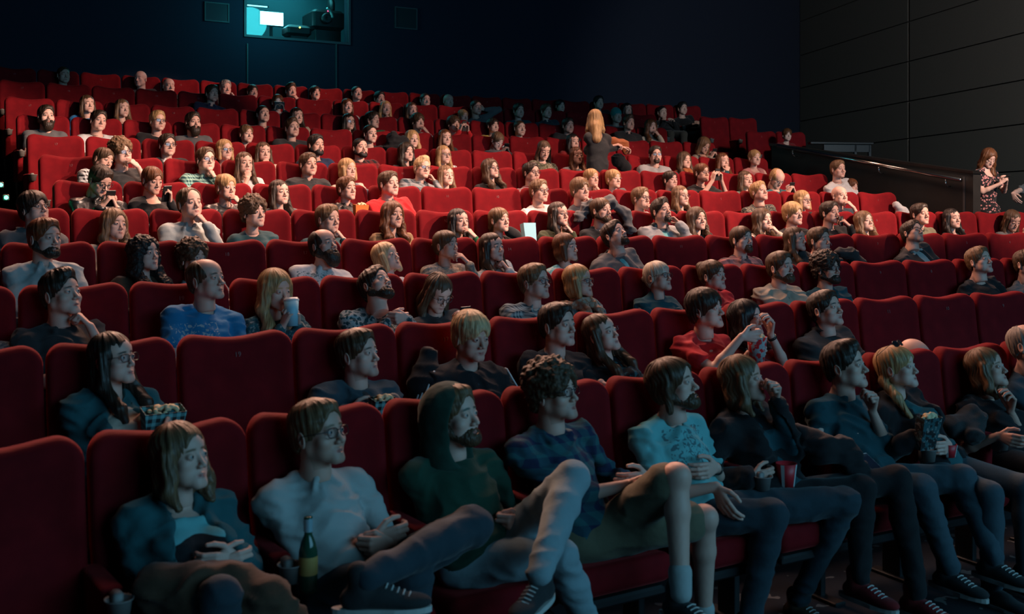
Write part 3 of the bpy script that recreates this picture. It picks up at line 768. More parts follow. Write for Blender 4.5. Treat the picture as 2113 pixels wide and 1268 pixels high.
def person(line):
    """row|px|py|sex|hair|hair colour|top(+jacket)|pose|options|label|prop|prop label"""
    q = [s.strip() for s in line.split('|')]+['']*4
    row = int(q[0]); px, py = float(q[1]), float(q[2]); sex = q[3][0]; style, hcol = q[4], HC[q[5]]
    tops = q[6].split('+'); pose = q[7]; op = {}
    for o_ in q[8].split():
        k, _, v = o_.partition('='); op[k] = v if v else True
    fo = lambda k, d=0.: float(op.get(k, d))
    lod = 0 if row <= 2 else (1 if row <= 6 else 2)
    if 'lod' in op: lod = int(op['lod'])
    g = fo('sc', {'m': 1.0, 'f': .945, 'k': .82}[sex]); sex = 'f' if sex == 'k' else sex
    lean = fo('lean'); dyh = -.20-lean
    x, y, s, ya = at_row(row, px, dyh); z = height(px, py, x, y)
    kf = s/SP-(PH[row]/SP); k = int(math.floor(kf))+int(fo('seat', 0)); OCC[(row, k)] = True
    sx, sy, sa = arc(yrow(row), seat_s(row, k)); zf = zfloor(row)
    if 'free' in op: sx, sy, sa = x, y+.2, ya
    org = Vector((sx, sy, zf)); Rw = Matrix.Rotation(sa, 3, 'Z'); inv = Rw.transposed()
    Hl = npy(inv @ (Vector((x, y, z))-org))
    d = inv @ (SCREEN-Vector((x, y, z)))
    yaw = math.atan2(d.x, -d.y)*.9+math.radians(fo('yaw')); pit = math.atan2(d.z, math.hypot(d.x, d.y))*.7+math.radians(fo('pit'))
    Rm = Matrix.Rotation(yaw, 3, 'Z') @ Matrix.Rotation(-pit, 3, 'X') @ Matrix.Rotation(math.radians(fo('rol')), 3, 'Y'); R = np.array(Rm)
    stand = 'stand' in op
    by = math.radians(fo('turn', math.degrees(yaw)*.25)); b = solve_body(Hl, R, g, sex, 0, by, hipx=max(-.06, min(.06, Hl[0]*.5)), stand=stand, bend='bend' in op)
    M = b.M; G = g
    def wl(px_, py_, dy_):
        X, Y, _, _ = at_row(row, px_, dy_); return npy(inv @ (Vector((X, Y, height(px_, py_, X, Y)))-org))
    hd = lambda v: Hl+R @ npy(v)*G
    hands = {s_: b.P+M @ npy((s_*.075, -.25, .10)) for s_ in (-1, 1)}; hints = {}; hs = {-1: 'relax', 1: 'relax'}; hn = {}; hdir = {}
    fine = set()
    for s_ in (-1, 1): hints[s_] = (s_*.55, .15, -.9)
    if pose == 'rest': hands = {s_: b.P+npy((s_*.25, -.16, .13)) for s_ in (-1, 1)}
    elif pose in ('chinR', 'chinL', 'fistR', 'fistL', 'mouthR', 'mouthL', 'cheekR', 'cheekL', 'eatR', 'eatL'):
        s_ = -1 if pose[-1] == 'R' else 1; kind = pose[:-1]
        tgt = {'chin': (s_*.012, -.085, -.125), 'fist': (s_*.012, -.110, -.120), 'mouth': (s_*.018, -.135, -.105), 'cheek': (s_*.078, -.070, -.085), 'eat': (s_*.02, -.150, -.095)}[kind]
        wr = {'chin': (s_*.030, -.125, -.195), 'fist': (s_*.03, -.145, -.175), 'mouth': (s_*.050, -.165, -.165), 'cheek': (s_*.10, -.115, -.150), 'eat': (s_*.06, -.19, -.165)}[kind]
        hands[s_] = hd(wr); hints[s_] = (s_*.35, -.55, -1.0); hs[s_] = {'chin': 'fist', 'fist': 'fist', 'mouth': 'hold', 'cheek': 'hold', 'eat': 'hold'}[kind]
        hdir[s_] = hd(tgt)-hd(wr); hn[s_] = R @ npy((-s_*.5 if kind != 'cheek' else -s_*.9, .9, .1)); fine.add(s_)
    elif pose == 'both':            # both hands together under the chin
        for s_ in (-1, 1): hands[s_] = hd((s_*.05, -.14, -.20)); hs[s_] = 'fist'; hdir[s_] = R @ npy((-s_*.6, .1, .8)); hn[s_] = R @ npy((-s_, .3, 0)); hints[s_] = (s_*.6, -.4, -1); fine.add(s_)
    elif pose == 'cross':
        for s_ in (-1, 1): hands[s_] = b.C+M @ npy((-s_*.10, -.185, -.13-.03*s_))*G; hints[s_] = (s_*1.0, -.35, -.5); hn[s_] = M @ npy((0, 1, 0)); fine.add(s_)
    elif pose in ('phone', 'book'):
        for s_ in (-1, 1): hands[s_] = b.C+M @ npy((s_*.055, -.27, .0))*G; hs[s_] = 'hold'; hdir[s_] = M @ npy((-s_*.35, -.35, .6)); hn[s_] = M @ npy((-s_, .2, .2)); fine.add(s_)
    elif pose == 'cup':
        for s_ in (-1, 1): hands[s_] = hd((s_*.055, -.16, -.20)); hs[s_] = 'hold'; hdir[s_] = R @ npy((-s_*.3, -.1, .9)); hn[s_] = R @ npy((-s_, -.1, 0)); hints[s_] = (s_*.6, -.3, -1); fine.add(s_)
    elif pose == 'phoneup':
        for s_ in (-1, 1): hands[s_] = hd((s_*.07, -.27, -.13)); hs[s_] = 'hold'; hdir[s_] = R @ npy((-s_*.2, -.1, .9)); hn[s_] = R @ npy((-s_, 0, 0)); hints[s_] = (s_*.6, -.3, -1); fine.add(s_)
    elif pose == 'headback':
        for s_ in (1,): hands[s_] = hd((.17, .02, -.02)); hints[s_] = (1, -.1, .2); hdir[s_] = R @ npy((-1, .2, .3)); hn[s_] = R @ npy((0, 1, 0)); fine.add(s_)
    for key, s_ in (('hr', -1), ('hl', 1)):
        if key in op:
            v = op[key].split(','); hands[s_] = wl(float(v[0]), float(v[1]), float(v[2])); fine.add(s_)
            if len(v) > 3: hs[s_] = v[3]
            if len(v) > 4:
                hdir[s_] = npy({'up': (0, -.1, 1), 'down': (0, -.5, -.7), 'in': (-s_, -.35, 0), 'fwd': (0, -1, -.1), 'out': (s_*.8, -.6, -.1)}[v[4]])
    for key, s_ in (('er', -1), ('el', 1)):
        if key in op: hints[s_] = tuple(float(v) for v in op[key].split(','))
    arms(b, hands, hints)
    # ---- skin: torso and limbs coarse, hands fine, head from the sculpted head
    h = (.0085, .012, .017)[lod]
    bare = 'bare' in op
    body_pts = [b.N, b.C, b.S[-1], b.S[1], b.E[-1], b.E[1], b.Wr[-1], b.Wr[1], b.nk]
    body_pts = np.array(body_pts+[b.P])
    f = Field(body_pts.min(0)-.13, body_pts.max(0)+.10, h); torso(f, b, sex, -.010)
    nr = (.053 if sex == 'm' else .046)*G
    f.cone(b.N+M @ npy((0, .01, -.03)), b.nk, nr*1.06, nr, k=.025)
    for s_ in (-1, 1):
        f.cone(b.S[s_], b.E[s_], .043*G, .035*G, k=.03, e=-.002); W0 = b.Wr[s_]; E0 = b.E[s_]; m_ = E0+(W0-E0)*.3
        f.cone(E0, m_, .034*G, .0355*G, k=.015, e=-.002); f.cone(m_, W0, .0345*G, .0235*G, k=.015, e=-.002)
    parts = [f.mesh()]
    for s_ in (-1, 1):
        W0, E0 = b.Wr[s_], b.E[s_]; fd = W0-E0; fd /= np.linalg.norm(fd)
        dd = hdir.get(s_, fd*.8+npy((-s_*.4, -.25, -.15))); dd = dd/np.linalg.norm(dd)
        nn = hn.get(s_, npy((-s_*.35, .15, -1.0)) if s_ not in fine or s_ not in hdir else npy((-s_, .2, 0)))
        vis = lod == 0 or s_ in fine
        if not vis: fld = f = None
        hh = (.0042, .0052, .0070)[lod] if vis else .011
        f = Field(W0-.19*G, W0+.19*G, hh)
        f.cone(W0-fd*.055, W0, .0238*G, .0215*G, k=.012); hand_prims(f, W0, dd, nn, s_, hs[s_], G)
        b.__dict__.setdefault('Hd', {})[s_] = (W0, dd, nn); Pm, Fm = f.mesh()
        parts.append((Pm, Fm))
    if bare:
        an = {s_: wl(*[float(v) for v in op['a'+k_].split(',')]) for s_, k_ in ((-1, 'r'), (1, 'l'))}
        kn = {s_: wl(*[float(v) for v in op['k'+k_].split(',')]) for s_, k_ in ((-1, 'r'), (1, 'l'))}
        hp = {s_: b.P+npy((s_*.09, 0, 0)) for s_ in (-1, 1)}
        lf = legs_field(hp, kn, an, G, -.008, .011)
        for s_ in (-1, 1): lf.ell(kn[s_]+npy((0, -.025, .005)), (.040, .038, .045), k=.02)
        parts.append(lf.mesh())
    bp, bf = join(parts); hp_, hf_, hm_ = head_tmpl(sex, 'smile' in op, lod)
    hsx = npy((fo('wid', 1.), 1., fo('tall', 1.))); P2 = (hp_*hsx*G) @ R.T+Hl
    masks = np.concatenate([np.zeros((len(bp), 3)), hm_*np.array([1, 1, .55 if 'stub' in op else 0])]); P, F = join([(bp, bf), (P2, hf_)])
    root = obj('person', to_mesh('body', P, F, SKIN, masks), None, hcol); root.location = org; root.rotation_euler = (0, 0, sa)
    tag(root, q[9], 'person'); 
    if 'grp' in op: root['group'] = op['grp'].replace('_', ' ')
    Mh = Matrix.Translation(Vector(Hl)) @ (Rm.to_4x4()) @ Matrix.Diagonal((G*hsx[0], G, G*hsx[2], 1))
    def head_child(nm, me, col=None, T=None, mat=None, par=None):
        o = obj(nm, me, par or root, col, mat); o.matrix_local = Mh @ T if T is not None else Mh; return o
    if style != 'bald': head_child('hood' if style == 'hood' else 'beanie' if style == 'beanie' else 'hair', hair_tmpl(style, lod), hcol, mat=fab('plain') if style in ('hood', 'beanie') else (HAIRC if 'curly' in style else HAIR))
    if style == 'hood': head_child('hair', hair_tmpl('short', lod), HC['lbrown'], mat=HAIR)
    if 'beard' in op: head_child('beard', hair_tmpl(op['beard'], lod), HC[op['bc']] if 'bc' in op else hcol, mat=HAIR)
    if row <= 8 and 'dark' not in op:
        for s_ in (-1, 1): head_child('eye', EYEME, T=Matrix.Translation((s_*.0315, -.0795, -.0008)) @ Matrix.Rotation(math.radians(fo('gaze', 8)), 4, 'Z') @ Matrix.Rotation(math.radians(-8), 4, 'X'))
    if 'smile' in op and row <= 7: head_child('teeth', TEETHME)
    if 'g' in op:
        o = head_child('glasses', GFRAME); lo = obj('lens', GLENS, o)
    # ---- clothes
    for li, t in enumerate(tops):
        tp = parse_top(t); P, F = make_garment('top', b, sex, lod, .004+li*.013, tp['sleeve'], tp['neck'], fo('heavy'), opening=(fo('open', 1.) if li else None), seed=int(px), skirt='skirt' in op)
        nm = {0: 'shirt', 1: 'jacket'}[li]
        if li == 0 and tp['sleeve'] == 'long' and tp['neck'] == 'hood': nm = 'hoodie'
        if 'skirt' in op: nm = 'dress'
        obj(nm, to_mesh(nm, P, F), root, tp['col'], fab(tp['kind'], tp['c2']))
        if li == 0 and 'zip' in op:
            mb = MB(); mb.tube([b.N+M @ npy((0, -.125-.02*t_, -.03-.10*t_))*G for t_ in (0, .5, 1, 2)], .003, 6); mb.build('zip', NUMM if False else STEEL, root)
    tc = COL[op['tr']] if 'tr' in op else TROU[int(px*7+py) % 5]
    if 'kr' in op and not bare or bare:
        if not bare:
            an = {s_: wl(*[float(v) for v in op['a'+k_].split(',')]) for s_, k_ in ((-1, 'r'), (1, 'l'))}
            kn = {s_: wl(*[float(v) for v in op['k'+k_].split(',')]) for s_, k_ in ((-1, 'r'), (1, 'l'))}
        hp = {s_: b.P+npy((s_*.09, 0, 0)) for s_ in (-1, 1)}
        P, F = legs_field(hp, kn, an, G, .010 if bare else .007, .011, shorts=bare).mesh(); P = smooth(P, F, 1, .4); n = vnormals(P, F); P = P+n*fold(P, .008, int(px))[:, None]
        obj('shorts' if bare else 'trousers', to_mesh('trousers', P, F), root, tc, fab('plain'))
        for s_, k_ in ((-1, 'r'), (1, 'l')):
            sh = op.get('s'+k_); yw, pt = ([math.radians(float(v)) for v in sh.split(',')] if sh else (by*.5, 0.))
            put_shoe(root, an[s_]+npy((0, 0, -.01)), None, yw, COL[op.get('shoe', 'char')], pt, laces=True)
            if bare:
                fs = Field(an[s_]-.10, an[s_]+.14, .008); sd = kn[s_]-an[s_]; sd /= np.linalg.norm(sd)
                fs.cone(an[s_], an[s_]+sd*.075, .042, .046, k=.01); P, F = fs.mesh(); obj('sock', to_mesh('sock', P, F), root, COL['lblue'], fab('plain'))
    elif stand:
        hp = {s_: b.P+npy((s_*.085, 0, -.0)) for s_ in (-1, 1)}; kn = {s_: npy((b.P[0]+s_*.09, b.P[1]-.02, .50)) for s_ in (-1, 1)}; an = {s_: npy((b.P[0]+s_*.10, b.P[1]+.03, .10)) for s_ in (-1, 1)}
        if b.P[2] < .8: kn = {s_: npy((b.P[0]+s_*.09, b.P[1]-.05, (b.P[2]+.1)/2)) for s_ in (-1, 1)}
        P, F = legs_field(hp, kn, an, G, .006, .014).mesh(); obj('trousers', to_mesh('trousers', smooth(P, F), F), root, tc, fab('plain'))
        for s_ in (-1, 1): put_shoe(root, an[s_], None, by, COL['char'])
    else:
        o = obj('trousers', DLEG, root, tc, fab('plain')); o.location = (b.P[0], b.P[1]+.26, 0)
        for s_ in (-1, 1): put_shoe(root, (b.P[0]+s_*.12, b.P[1]+.26-.66, .10), None, 0, COL['char'])
    if 'scarf' in op:
        fs = Field(b.N-.19, b.N+.19, (.008, .010, .013)[lod]); ring = [b.N+M @ npy((.082*math.sin(t), .070*math.cos(t)-.005, .030*math.cos(t)+.005)) for t in np.linspace(0, 2*math.pi, 11)]
        for a_, c_ in zip(ring[:-1], ring[1:]): fs.cone(a_, c_, .030, .030, k=.02)
        for s_ in (-1, 1): fs.cone(b.N+M @ npy((s_*.03, -.09, -.02)), b.N+M @ npy((s_*.05, -.13, -.13)), .034, .030, k=.02)
        P, F = fs.mesh(); P = P+vnormals(P, F)*fold(P*1.6, .013, 9)[:, None]; obj('scarf', to_mesh('scarf', P, F), root, COL[op['scarf']], fab('print', COL['rust']) if row < 5 else fab('plain'))
    if 'stripes' in op:
        for s_ in (-1, 1):
            mb = MB()
            for q_ in (-1, 0, 1):
                S0, E0 = b.S[s_], b.E[s_]; u_ = (E0-S0)/np.linalg.norm(E0-S0); o1 = npy((s_, -.35, .25)); o1 = o1-u_*(u_@o1); o1 = o1/np.linalg.norm(o1); o2 = np.cross(u_, o1)
                mb.tube([S0+u_*t_*.26+(o1*.9+o2*q_*.30)*(.072-.006*t_) for t_ in (-.05, .2, .45, .7, 1)], .005, 6)
            mb.build('sleeve_stripes', WHITEP, root, True)
    if 'watch' in op:
        W0, E0 = b.Wr[int(fo('watch'))], b.E[int(fo('watch'))]; fd = W0-E0; fd /= np.linalg.norm(fd); c = W0-fd*.025
        qt = Vector(fd).to_track_quat('Z', 'Y').to_matrix(); mb = MB(); mb.lathe([(.026, -.008), (.0285, -.008), (.0285, .008), (.026, .008)], 18, qt, c); mb.build('wristband', BLACKP, root, True)
    PEOPLE.append((row, k, root, b))
    # ---- things held in the hands
    W0 = (b.Wr[-1]+b.Wr[1])/2
    def world(v): return org+Rw @ Vector(v)
    if q[10]: make_prop(q[10], q[11], b, Rw, org, M, R, G, hd, wl, pose)
    return root

# ------------------------------------------------------------------ small things
WHITEP = flatmat('white_plastic', (.60, .62, .62), .4)
CUPRED = flatmat('red_paper', (.55, .02, .03), .45)
CUPBLUE = flatmat('pale_blue_paper', (.25, .55, .66), .5)
BOXCOL = fab('check', (.55, .55, .5))
PHS = mat_emit('phone_screen', (.45, .72, 1.0), 9.0)
PHD = flatmat('phone_screen_dim', (.02, .03, .05), .1)
POPC = flatmat('popcorn', (.60, .50, .30), .9, noise=.3, nscale=80)
GLASSG = flatmat('green_glass', (.01, .06, .035), .08)
def basis(zdir, ydir):
    z = Vector(zdir).normalized(); y = Vector(ydir); y = (y-z*(y.dot(z))).normalized(); x = y.cross(z); return Matrix((x, y, z)).transposed()
def phone(label, loc, Rq, lit=False, col=None):
    o = MB().box((0, 0, 0), (.072, .145, .009), bev=.004).build('smartphone', col or BLACKP); o.matrix_world = Matrix.Translation(loc) @ Rq.to_4x4()
    MB().box((0, 0, .0048), (.064, .132, .001)).build('screen', PHS if lit else PHD, o)
    tag(o, label, 'phone'); return o
def cup(label, loc, Rq, mat, r=.043, h=.125, lid=True, cat='cup', fill=None, name='paper_cup'):
    o = MB().lathe([(0, -h/2), (r*.74, -h/2), (r, h/2), (r*.94, h/2), (r*.9, h/2-.008), (0, h/2-.01)], 20).build(name, mat, smoothf=True)
    o.matrix_world = Matrix.Translation(loc) @ Rq.to_4x4()
    if lid: MB().lathe([(0, h/2+.012), (r*.85, h/2+.012), (r*.95, h/2+.004), (r*1.06, h/2+.002), (r*1.06, h/2-.008)], 20).build('lid', WHITEP, o, True)
    if fill: popcorn_heap(o, h/2-.004, r*.85, r*.85)
    tag(o, label, cat); return o
def popcorn_heap(parent, z, rx, ry):
    rng = random.Random(5); f = Field((-rx-.03, -ry-.03, z-.03), (rx+.03, ry+.03, z+.05), .005)
    for _ in range(38):
        a, d = rng.uniform(0, 6.28), math.sqrt(rng.random()); f.ell((rx*.85*d*math.cos(a), ry*.85*d*math.sin(a), z+.016*(1-d*d)+rng.uniform(-.004, .006)), (.010, .009, .009), k=.002)
    P, F = f.mesh(); obj('popcorn', to_mesh('popcorn', P, F, POPC), parent)['kind'] = 'stuff'
def carton(label, loc, Rq, w, d, h, mat, col=None, top=True, name='popcorn_box', cat='box'):
    mb = MB(); b = [(-w*.42, -d*.42, -h/2), (w*.42, -d*.42, -h/2), (w*.42, d*.42, -h/2), (-w*.42, d*.42, -h/2)]; t = [(-w/2, -d/2, h/2), (w/2, -d/2, h/2), (w/2, d/2, h/2), (-w/2, d/2, h/2)]
    t2 = [(x*.96, y*.94, z) for x, y, z in t]; b2 = [(x*.96, y*.94, z+.004) for x, y, z in b]
    mb.add(b+t+t2+b2, [(0, 1, 2, 3)]+[(i, (i+1) % 4, 4+(i+1) % 4, 4+i) for i in range(4)]+[(4+i, 4+(i+1) % 4, 8+(i+1) % 4, 8+i) for i in range(4)]+[(8+i, 8+(i+1) % 4, 12+(i+1) % 4, 12+i) for i in range(4)]+[(12, 13, 14, 15)])
    o = mb.build(name, mat, None, color=col); o.matrix_world = Matrix.Translation(loc) @ Rq.to_4x4()
    if top: popcorn_heap(o, h/2-.005, w*.42, d*.40)
    tag(o, label, cat); return o
def blob(name, pts, mat, col, label, cat, A=.02, h=.014, seed=1, parts=None):
    """soft folded cloth thing from a chain of rounded lumps [(point, radius)...]"""
    Pn = np.array([p for p, r in pts]); m = max(r for p, r in pts)+.03; f = Field(Pn.min(0)-m, Pn.max(0)+m, h)
    for (a, ra), (b, rb) in zip(pts[:-1], pts[1:]): f.cone(a, b, ra, rb, k=.04)
    P, F = f.mesh(); n = vnormals(P, F); P = P+n*fold(P, A, seed)[:, None]; c = P.mean(0); o = obj(name, to_mesh(name, P-c, F), None, col, mat); o.location = c
    tag(o, label, cat); return o
def make_prop(kind, label, b, Rw, org, M, R, G, hd, wl, pose):
    def world(v): return Vector(org)+Rw @ Vector(v)
    def grip(s_): W0, dd, nn = b.Hd[s_]; nn = nn/np.linalg.norm(nn); return W0+dd*.075*G+nn*.035*G
    mid = (grip(-1)+grip(1))/2; side = -1 if pose[-1] == 'R' else 1
    if kind in ('phone', 'phonelit', 'phonewhite'):
        tgt = Vector(b.H); p = Vector(mid); zd = (tgt-p).normalized(); Rq = Rw @ basis(zd, Vector((0, -.3, 1)))
        phone(label, world(p+zd*(-.004)), Rq, kind == 'phonelit', WHITEP if kind == 'phonewhite' else None)
    elif kind == 'phonehold':
        p = Vector(grip(1)); phone(label, world(p), Rw @ basis((Vector(b.H)-p), (0, -.3, 1)))
    elif kind == 'camera':
        p = Vector(mid); o = MB().box((0, 0, 0), (.15, .03, .10), bev=.01).build('smartphone', BLACKP); o.matrix_world = Matrix.Translation(world(p)) @ (Rw @ basis((0, -.2, 1), (0, -1, 0))).to_4x4()
        MB().box((0, .016, 0), (.13, .002, .08)).build('screen', PHS, o).location = (0, .0, 0); tag(o, label, 'phone')
        o.children[0].location = (0, -.0, 0); o.rotation_euler.rotate_axis('Z', math.pi)
    elif kind == 'cup': cup(label, world(mid+npy((0, 0, .01))), Rw @ basis((0, .12, 1), (0, 1, 0)), CUPBLUE, .042, .15)
    elif kind == 'blackcup': cup(label, world(grip(side)), Rw @ basis((0, .1, 1), (0, 1, 0)), BLACKP, .028, .10, lid=False)
    elif kind == 'scoop': pass
    elif kind == 'headphones':
        mb = MB(); mb.tube([b.N+M @ npy((.085*math.sin(t), .045+.075*math.cos(t)-.03, .045+.02*math.cos(t)))*G for t in np.linspace(-2.2, 2.2, 14)], .007, 8)
        o = mb.build('headphones', BLACKP, None, True); o.location = org; o.rotation_euler = (0, 0, math.atan2(Rw[1][0], Rw[0][0])); tag(o, label, 'headphones')
        for s_ in (-1, 1):
            c = b.N+M @ npy((s_*.070, -.035, .015))*G; qm = Vector((s_*.5, -1, .1)).to_track_quat('Z', 'Y').to_matrix()
            MB().lathe([(0, -.022), (.030, -.020), (.036, -.008), (.036, .010), (.026, .020), (0, .022)], 20, qm, c).build('ear_cup', BLACKP, o, True)
    elif kind == 'sunglasses':
        o = bpy.data.objects.new('sunglasses', GFRAME); C.objects.link(o); T = Matrix.Translation(Vector(hd((0, .055, .085)))) @ Matrix(R.tolist()).to_4x4() @ Matrix.Rotation(-.5, 4, 'X')
        o.matrix_world = Matrix.Translation(org) @ Rw.to_4x4() @ T; MB().box((0, 0, 0), (.001, .001, .001)) ; l_ = obj('lens', GLENS, o, mat=FRAME); tag(o, label, 'sunglasses')

# ------------------------------------------------------------------ the seat
def seat_meshes():
    def back(X, Y, Z):
        zc = .770; z = Z-zc; dip = .014*np.cos(np.clip(X/.27, -1, 1)*math.pi)
        r = .085; hx, hz = .272, .350; zz = z+dip*np.clip((z)/.3, 0, 1)
        qx = np.abs(X)-hx+r+.012*np.clip(-z/.34, 0, 1); qz = np.abs(zz)-hz+r
        d2 = np.sqrt(np.maximum(qx, 0)**2+np.maximum(qz, 0)**2)+np.minimum(np.maximum(qx, qz), 0)-r
        yc = -(1.10-Z)*.20-.030*np.clip(np.abs(X)/.27, 0, 1)**4+.010*np.cos(np.clip(z/.35, -1, 1)*3.0)
        w = np.abs(Y-yc)-.052; r2 = .036
        a, b = d2+r2, w+r2
        return (np.sqrt(np.maximum(a, 0)**2+np.maximum(b, 0)**2)+np.minimum(np.maximum(a, b), 0)-r2)*.9
    f = Field((-.30, -.28, .38), (.30, .09, 1.16), .009); f.func(back, 'i'); f.V = np.maximum(f.V*0-1, f.V) if False else f.V
    f.V[:] = back(*f.pts((slice(None),)*3)); P, F = f.mesh(); P = smooth(P, F, 1, .5); bk = to_mesh('backrest', P, F, VEL)
    def cush(X, Y, Z):
        c = (0, -.335, .405); hx, hy, hz, r = .250, .215, .062, .045
        y = Y-c[1]; zt = Z-c[2]-.012*np.cos(X/.25*2.5)*0-.02*np.clip(-y/.2, 0, 1)**2+.05*np.clip(y/.25, 0, 1)*0
        qx, qy, qz = np.abs(X)-hx+r, np.abs(y)-hy+r, np.abs(zt)-hz+r
        return np.sqrt(np.maximum(qx, 0)**2+np.maximum(qy, 0)**2+np.maximum(qz, 0)**2)+np.minimum(np.maximum(np.maximum(qx, qy), qz), 0)-r
    f = Field((-.28, -.58, .31), (.28, -.09, .51), .012); f.V[:] = cush(*f.pts((slice(None),)*3)); P, F = f.mesh(); P = smooth(P, F, 1, .5); cu = to_mesh('cushion', P, F, VEL)
    f = Field((-.05, -.50, .30), (.05, -.02, .79), .009)
    def side(X, Y, Z):
        top = .648; qx = np.abs(X)-.030-.010*(Z > .70)+.022; qy = np.abs(Y+.25+.10*(.64-Z)*-.3)-.185+.06; qz = np.abs(Z-.545)-.20+.05
        return np.sqrt(np.maximum(qx, 0)**2+np.maximum(np.maximum(qy, 0)**2+np.maximum(qz, 0)**2-0, 0))+np.minimum(np.maximum(np.maximum(qx, qy), qz), 0)-.022-.028*0
    f.V[:] = side(*f.pts((slice(None),)*3)); P, F = f.mesh(); P = smooth(P, F, 1, .5); ar = to_mesh('armrest', P, F, VEL)
    out = [bk, cu, ar]
    mb = MB(); mb.box((0, -.34, .325), (.44, .36, .04), bev=.012); mb.box((0, .010, .72), (.44, .02, .40), bev=.008); mb.box((0, -.10, .38), (.40, .10, .05))
    me = bpy.data.meshes.new('seat_shell'); me.from_pydata(mb.v, [], mb.f); me.materials.append(BLACKP); out.append(me)
    mb = MB(); mb.box((0, -.24, .20), (.035, .12, .38), bev=.01); mb.box((0, -.26, .010), (.07, .30, .018), bev=.006)
    me = bpy.data.meshes.new('support_leg'); me.from_pydata(mb.v, [], mb.f); me.materials.append(BLACKP); out.append(me)
    mb = MB(); T = Matrix.Rotation(.15, 3, 'X')
    mb.lathe([(0, -.062), (.030, -.062), (.038, -.006), (.044, .0), (.043, -.005), (.035, -.010), (.028, -.056), (0, -.058)], 20, None, (0, -.462, .705)); mb.box((0, -.435, .675), (.034, .05, .09), bev=.008)
    me = bpy.data.meshes.new('cup_holder'); me.from_pydata(mb.v, [], mb.f); me.materials.append(STEEL); me.polygons.foreach_set('use_smooth', [True]*len(me.polygons)); out.append(me)
    return out
BACK, CUSH, ARM, SHELL, LEGM, HOLD = seat_meshes()
NUMS = {}
def num_mesh(n):
    if n in NUMS: return NUMS[n]
    cu = bpy.data.curves.new('num', 'FONT'); cu.body = str(n); cu.size = .033; cu.align_x = 'CENTER'; cu.extrude = .0008
    o = bpy.data.objects.new('num', cu); C.objects.link(o); bpy.context.view_layer.update()
    me = bpy.data.meshes.new_from_object(o); me.materials.clear(); me.materials.append(NUMM); bpy.data.objects.remove(o); NUMS[n] = me; return me
ROWN = ['front', 'second', 'third', 'fourth', 'fifth', 'sixth', 'seventh', 'eighth', 'ninth', 'tenth', 'eleventh', 'twelfth']
ORD = ['first', 'second', 'third', 'fourth', 'fifth', 'sixth', 'seventh', 'eighth', 'ninth', 'tenth', 'eleventh', 'twelfth', 'thirteenth', 'fourteenth', 'fifteenth', 'sixteenth', 'seventeenth', 'eighteenth', 'nineteenth', 'twentieth', 'twenty-first', 'twenty-second', 'twenty-third', 'twenty-fourth', 'twenty-fifth', 'twenty-sixth', 'twenty-seventh', 'twenty-eighth', 'twenty-ninth', 'thirtieth']
def make_seat(row, s, label, num, last=False, rotdown=True, top=None):
    x, y, a = arc(yrow(row), s); o = bpy.data.objects.new('cinema_seat', None); C.objects.link(o); o.empty_display_size = .1
    o.location = (x, y, zfloor(row)); o.rotation_euler = (0, 0, a); tag(o, label, 'cinema seat', ROWN[row]+' row of red cinema seats')
    obj('backrest', BACK, o); obj('cushion', CUSH, o); obj('seat_shell', SHELL, o)
    n = obj('seat_number', num_mesh(num), o); n.location = (0, -.078, 1.02); n.rotation_euler = (math.pi/2-.19, 0, 0)
    for sx in ([-1, 1] if last else [-1]):
        ar = obj('armrest', ARM, o, loc=(sx*SP/2, 0, 0)); obj('cup_holder', HOLD, ar); obj('support_leg', LEGM, o, loc=(sx*SP/2, 0, 0))
    return o
def px_of(row, s):
    x, y, _ = arc(yrow(row), s); z = y*math.cos(PHI)+x*math.sin(PHI); xc = x*math.cos(PHI)-y*math.sin(PHI)
    return W/2+FPX*xc/z if z > .3 else 1e9
SEATS = []
for r in range(12):
    kmin = 0 if 5 <= r <= 9 else -12; kmax = {5: 16, 6: 16, 7: 16, 8: 16, 9: 16}.get(r, 40)
    for k in range(kmin, kmax+1):
        s = seat_s(r, k); a, b = px_of(r, s-SP/2), px_of(r, s+SP/2)
        if b < -5 or a > 2125 or b < a: continue
        if r == 10 and a > 1350 or r == 11 and a > 1440: continue
        SEATS.append((r, k, s))
for r, p0 in ((9, 1536), (10, 1441)):
    _, _, s, _ = at_row(r, p0)
    SEATS += [(r, 30, s+SP/2), (r, 31, s+SP*1.5)]
NB = [20, 20, 20, 19, 18, 17, 17, 17, 17, 17, 17, 17]

# ------------------------------------------------------------------ the room
CARPET = flatmat('dark_carpet', (.020, .019, .022), .95, noise=.5, nscale=6)
def carpet_mat():
    m, nt, bs = newmat('patterned_carpet'); v = coords(nt); t = N(nt, 'ShaderNodeTexNoise'); t.inputs['Scale'].default_value = 7; t.inputs['Detail'].default_value = 2; nt.links.new(v, t.inputs[0])
    f = math_(nt, 'GREATER_THAN', t.outputs[0], .63); c = mix(nt, f, (.010, .009, .014), (.16, .15, .14)); nt.links.new(c, bs.inputs['Base Color']); bs.inputs['Roughness'].default_value = .95; return m
CARP2 = carpet_mat()
def arc_slab(Ya, Yb, z0, z1, s0, s1, n=40):
    mb = MB(); vs = []
    for i in range(n+1):
        s = s0+(s1-s0)*i/n
        for Yr in (Ya, Yb):
            a = s/(1/KAP+Y0+5); R = 1/KAP+Yr; x, y = XC+R*math.sin(a), Yr-R*(1-math.cos(a))
            for z in (z0, z1): vs.append((x, y, z))
    fs = []
    for i in range(n):
        p = i*4; q = p+4; fs += [(p, q, q+1, p+1), (p+2, p+3, q+3, q+2), (p+1, q+1, q+3, p+3), (p, p+2, q+2, q)]
    e = n*4; fs += [(0, 1, 3, 2), (e, e+2, e+3, e+1)]
    return vs, fs
mb = MB()
mb.add(*arc_slab(Y0-8, Y0+.18, -.3, 0, -12, 24))
fl = mb.build('floor', CARP2); fl['kind'] = 'structure'
mb = MB()
